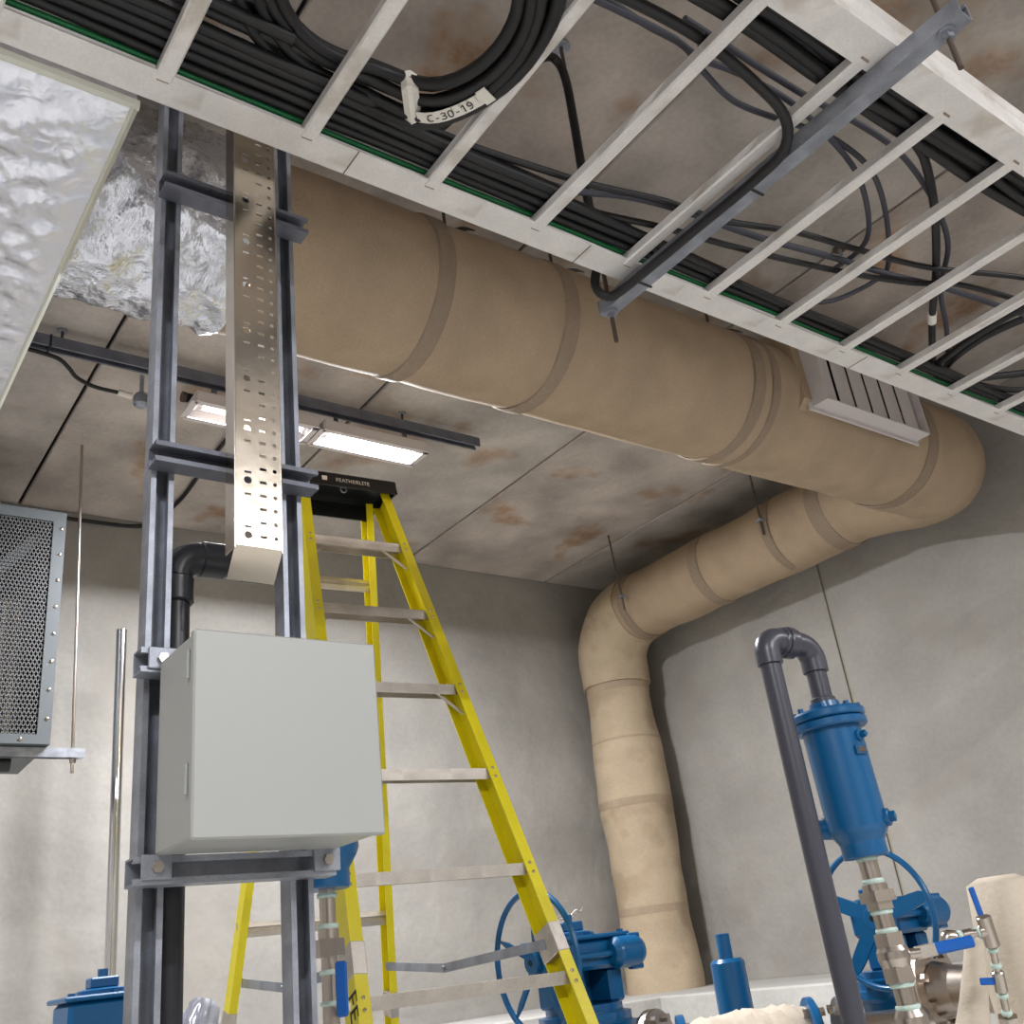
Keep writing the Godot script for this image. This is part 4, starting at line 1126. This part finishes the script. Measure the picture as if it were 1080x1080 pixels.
func valves() -> void:
	gear_valve(V(2.275, 1.80, -2.80), "blue gear-operated valve with a hand wheel behind the stepladder's right rail", V(2.03, 1.842, -2.70), 0.205, 5, false)
	gear_valve(V(3.12, 1.79, -2.21), "blue gear-operated valve whose hand wheel faces out behind the stainless riser", V(2.945, 1.846, -2.11), 0.205, 5, true, "blue_paint", 0.05)
	gear_valve(V(0.95, 1.80, -3.36), "blue valve gearbox low at the left edge, partly hidden by the strut post", V(0.40, 1.75, -3.25), 0.19, 5, false, "blue_paint")
	var s := thing("stem_cover", "blue two-step stem cover standing in front of the right wall", "valve", V(2.885, 1.5, -2.70))
	part("barrel", MB.new().lathe([Vector2(0, 0), Vector2(0.062, 0), Vector2(0.060, 0.288), Vector2(0.050, 0.300), Vector2(0, 0.300)], V(2.862, 1.478, -2.70), Vector3.UP, 10), "blue_paint", s)
	part("pipe_end", MB.new().lathe([Vector2(0.025, 0.29), Vector2(0.025, 0.38), Vector2(0.02, 0.382), Vector2(0, 0.382)], V(2.862, 1.478, -2.70), Vector3.UP, 16), "blue_paint", s)
	# blue pipe body with flanges below, and the cloth thrown over it
	var b := thing("pump_body", "blue flanged pump body low at the bottom, half under a cream cloth", "pump", V(2.5, 1.2, -2.32))
	var d := V(0.70, 0, 0.60).normalized()
	var c0 := V(2.36, 1.50, -2.46)
	part("barrel", MB.new().lathe([Vector2(0, 0), Vector2(0.105, 0), Vector2(0.105, 0.08), Vector2(0.085, 0.12), Vector2(0.105, 0.20), Vector2(0.110, 0.30), Vector2(0.09, 0.38), Vector2(0, 0.38)], c0, d, 28), "blue_paint", b)
	flange("end_flange", c0, d, 0.150, 0.024, 8, b, "blue_paint")
	flange("end_flange", c0 + d * 0.385, d, 0.155, 0.024, 8, b, "blue_paint")
	part("stand", MB.new().box(V(2.40, 0, -2.46), V(2.66, 1.41, -2.20)), "concrete_light", b)
	var fl := thing("flanged_joint", "bolted stainless flange low beneath the middle blue gear valve", "flange", V(2.41, 1.5, -2.62))
	flange("disc", V(2.38, 1.555, -2.60), V(0.3, 0, 1), 0.115, 0.03, 8, fl)
	part("neck", MB.new().cyl(V(2.38, 1.555, -2.60), V(2.34, 1.555, -2.75), 0.07, 24), "stainless", fl)
	var f2 := thing("flanged_joint", "bolted stainless flange low between the grey vent pipe and steel riser", "flange", V(2.60, 1.5, -2.02))
	flange("disc", V(2.60, 1.53, -2.05), V(0.75, 0, 0.6), 0.125, 0.03, 8, f2)
	part("neck", MB.new().cyl(V(2.60, 1.53, -2.05), V(2.78, 1.53, -1.91), 0.075, 24), "stainless", f2)
	var f3 := thing("flanged_joint", "bolted stainless flange right of the steel riser, in front of the canvas-wrapped pipes", "flange", V(2.93, 1.6, -1.95))
	flange("disc", V(2.93, 1.632, -1.955), V(0.05, 0.0, 1.0), 0.125, 0.026, 8, f3)
	part("neck", MB.new().lathe([Vector2(0, 0), Vector2(0.078, 0), Vector2(0.066, 0.06), Vector2(0.063, 0.16), Vector2(0, 0.16)], V(2.93, 1.632, -1.945), V(0.10, -0.05, 1.0), 24), "stainless", f3)
	# cloth
	var cl := MB.new()
	var nz := noise(501, 6.0, 3)
	var G := []
	for i in 25:
		var row := []
		for j in 9:
			var u := i / 24.0
			var w := j / 8.0 - 0.5
			var q := c0 + d * (0.01 + u * 0.40)
			var side := V(-d.z, 0, d.x)
			var yy := 1.622 + 0.02 * sin(u * 3.0) - 0.25 * w * w + 0.02 * nz.get_noise_2d(u * 2.0, w)
			row.append(V(q.x, yy, q.z) + side * w * 0.16 + d * 0.012 * nz.get_noise_2d(w * 3.0, u))
		G.append(row)
	var CN := []
	for i in 25:
		var row := []
		for j in 9:
			var q: Vector3 = (G[mini(i + 1, 24)][j] - G[maxi(i - 1, 0)][j]).cross(G[i][mini(j + 1, 8)] - G[i][maxi(j - 1, 0)]).normalized()
			row.append(q if q.y > 0.0 else -q)
		CN.append(row)
	for i in 24:
		for j in 8:
			var dn := V(0, -0.006, 0)
			cl.quad_s(G[i][j], G[i + 1][j], G[i + 1][j + 1], G[i][j + 1], CN[i][j], CN[i + 1][j], CN[i + 1][j + 1], CN[i][j + 1])
			cl.quad_s(G[i][j] + dn, G[i + 1][j] + dn, G[i + 1][j + 1] + dn, G[i][j + 1] + dn, -CN[i][j], -CN[i + 1][j], -CN[i + 1][j + 1], -CN[i][j + 1])
	single("cloth", cl, "cream_canvas", "cream cloth thrown over the blue pump body", "cloth", V(2.5, 1.6, -2.33))
	# canvas wrapped pipes at the right edge
	var wob := noise(511, 9.0, 3)
	var cp := []
	var cr := []
	for i in 16:
		cp.append(V(2.905, lerpf(0.0, 1.895, i / 15.0), -1.655)); cr.append(0.098 if i < 15 else 0.088)
	cp.append(V(2.905, 1.912, -1.655)); cr.append(0.05)
	single("wrapped_pipe", MB.new().tube(cp, cr, 28, true, wob, 0.012), "cream_canvas", "thick upright pipe wrapped in cream canvas at the right edge", "pipe", V(2.905, 0, -1.655))
	cp = []; cr = []
	for i in 12:
		var u := i / 11.0
		cp.append(V(lerpf(2.60, 2.69, u), lerpf(1.35, 1.76, u), lerpf(-1.74, -1.64, u))); cr.append(lerpf(0.06, 0.022, u))
	single("wrapped_pipe", MB.new().tube(cp, cr, 20, true, wob, 0.012), "cream_canvas", "slanting cone of cream canvas between flange and thick wrapped pipe", "pipe", V(2.60, 1.35, -1.74))
	# small stainless sampling line
	var t := thing("sampling_line", "small stainless pipe line with two blue levers at the right edge", "pipe", V(2.48, 0, -1.48))
	var e0 := V(2.36, 1.776, -1.514)
	var te := V(2.437, 1.784, -1.446)
	var bt := V(2.50, 1.55, -1.50)
	part("elbow", MB.new().tube(spline([e0 + V(0, -0.028, 0), e0 + V(0, -0.010, 0), e0 + V(0.004, 0.004, 0.004), e0 + (te - e0) * 0.22]), 0.0165, 16), "stainless", t)
	part("link", MB.new().cyl(e0 + (te - e0) * 0.15, te, 0.0085, 14), "stainless", t)
	part("coupling", MB.new().cyl(e0.lerp(te, 0.42), e0.lerp(te, 0.62), 0.013, 8), "stainless", t)
	part("tee", MB.new().cyl(te + V(-0.008, 0.032, 0.002), te + V(0.008, -0.036, -0.004), 0.0175, 18, 0.002), "stainless", t)
	part("tee_branch", MB.new().cyl(te, te.lerp(e0, 0.22), 0.0155, 18, 0.002), "stainless", t)
	var dn := (bt - te).normalized()
	part("drop", MB.new().cyl(te, te + dn * 0.25, 0.0085, 14), "stainless", t)
	part("valve_body", MB.new().cyl(te + dn * 0.095, te + dn * 0.145, 0.0145, 12, 0.003), "stainless", t)
	for q in [0.045, 0.082, 0.152, 0.192]:
		seal(te, dn, q, 0.0115, t)
	seal(te, (e0 - te).normalized(), 0.022, 0.012, t); seal(te, (e0 - te).normalized(), 0.068, 0.012, t)
	part("lever", MB.new().bar(te + V(-0.012, 0.035, 0.0), te + V(-0.030, 0.098, 0.005), 0.014, 0.006, V(0.8, 0, 0.6), 0.002), "blue_vinyl", t)
	part("lever", MB.new().bar(te + dn * 0.118 + V(-0.005, 0, -0.004), te + dn * 0.116 + V(-0.036, 0.002, -0.028), 0.016, 0.008, Vector3.UP, 0.002), "blue_vinyl", t)
	part("lower_nut", MB.new().hex(te + dn * 0.20, te + dn * 0.235, 0.024), "stainless", t)
	part("foot", MB.new().cyl(te + dn * 0.235, V(bt.x, 0, bt.z), 0.0085, 12), "stainless", t)
	# crumpled film by the left valve
	var cr2 := MB.new()
	var wz := noise(521, 22.0, 3, FastNoiseLite.TYPE_SIMPLEX, true)
	cr2.tube([V(1.13, 1.70, -3.16), V(1.14, 1.76, -3.16), V(1.15, 1.80, -3.155), V(1.16, 1.84, -3.15), V(1.165, 1.855, -3.15)], [0.05, 0.05, 0.045, 0.03, 0.008], 26, true, wz, 0.03)
	single("plastic_film", cr2, "plastic_wrap", "crumpled clear plastic film beside the leftmost blue gearbox", "plastic film", V(1.14, 1.70, -3.16))
	var lead := MB.new()
	for i in 3:
		lead.tube(spline([V(2.285, 1.968, -2.79), V(2.24 - i * 0.01, 1.955 + i * 0.008, -2.80), V(2.18, 1.93 + i * 0.006, -2.83), V(2.13, 1.89, -2.86)]), 0.0018, 6)
	lead.tube(spline([V(2.265, 1.97, -2.79), V(2.285, 1.985, -2.785), V(2.30, 1.98, -2.78), V(2.31, 1.995, -2.78)]), 0.003, 6)
	single("tie_wire", lead, "stainless", "bright tie wires twisted around the top nut of the middle valve", "wire", V(2.28, 1.90, -2.8))
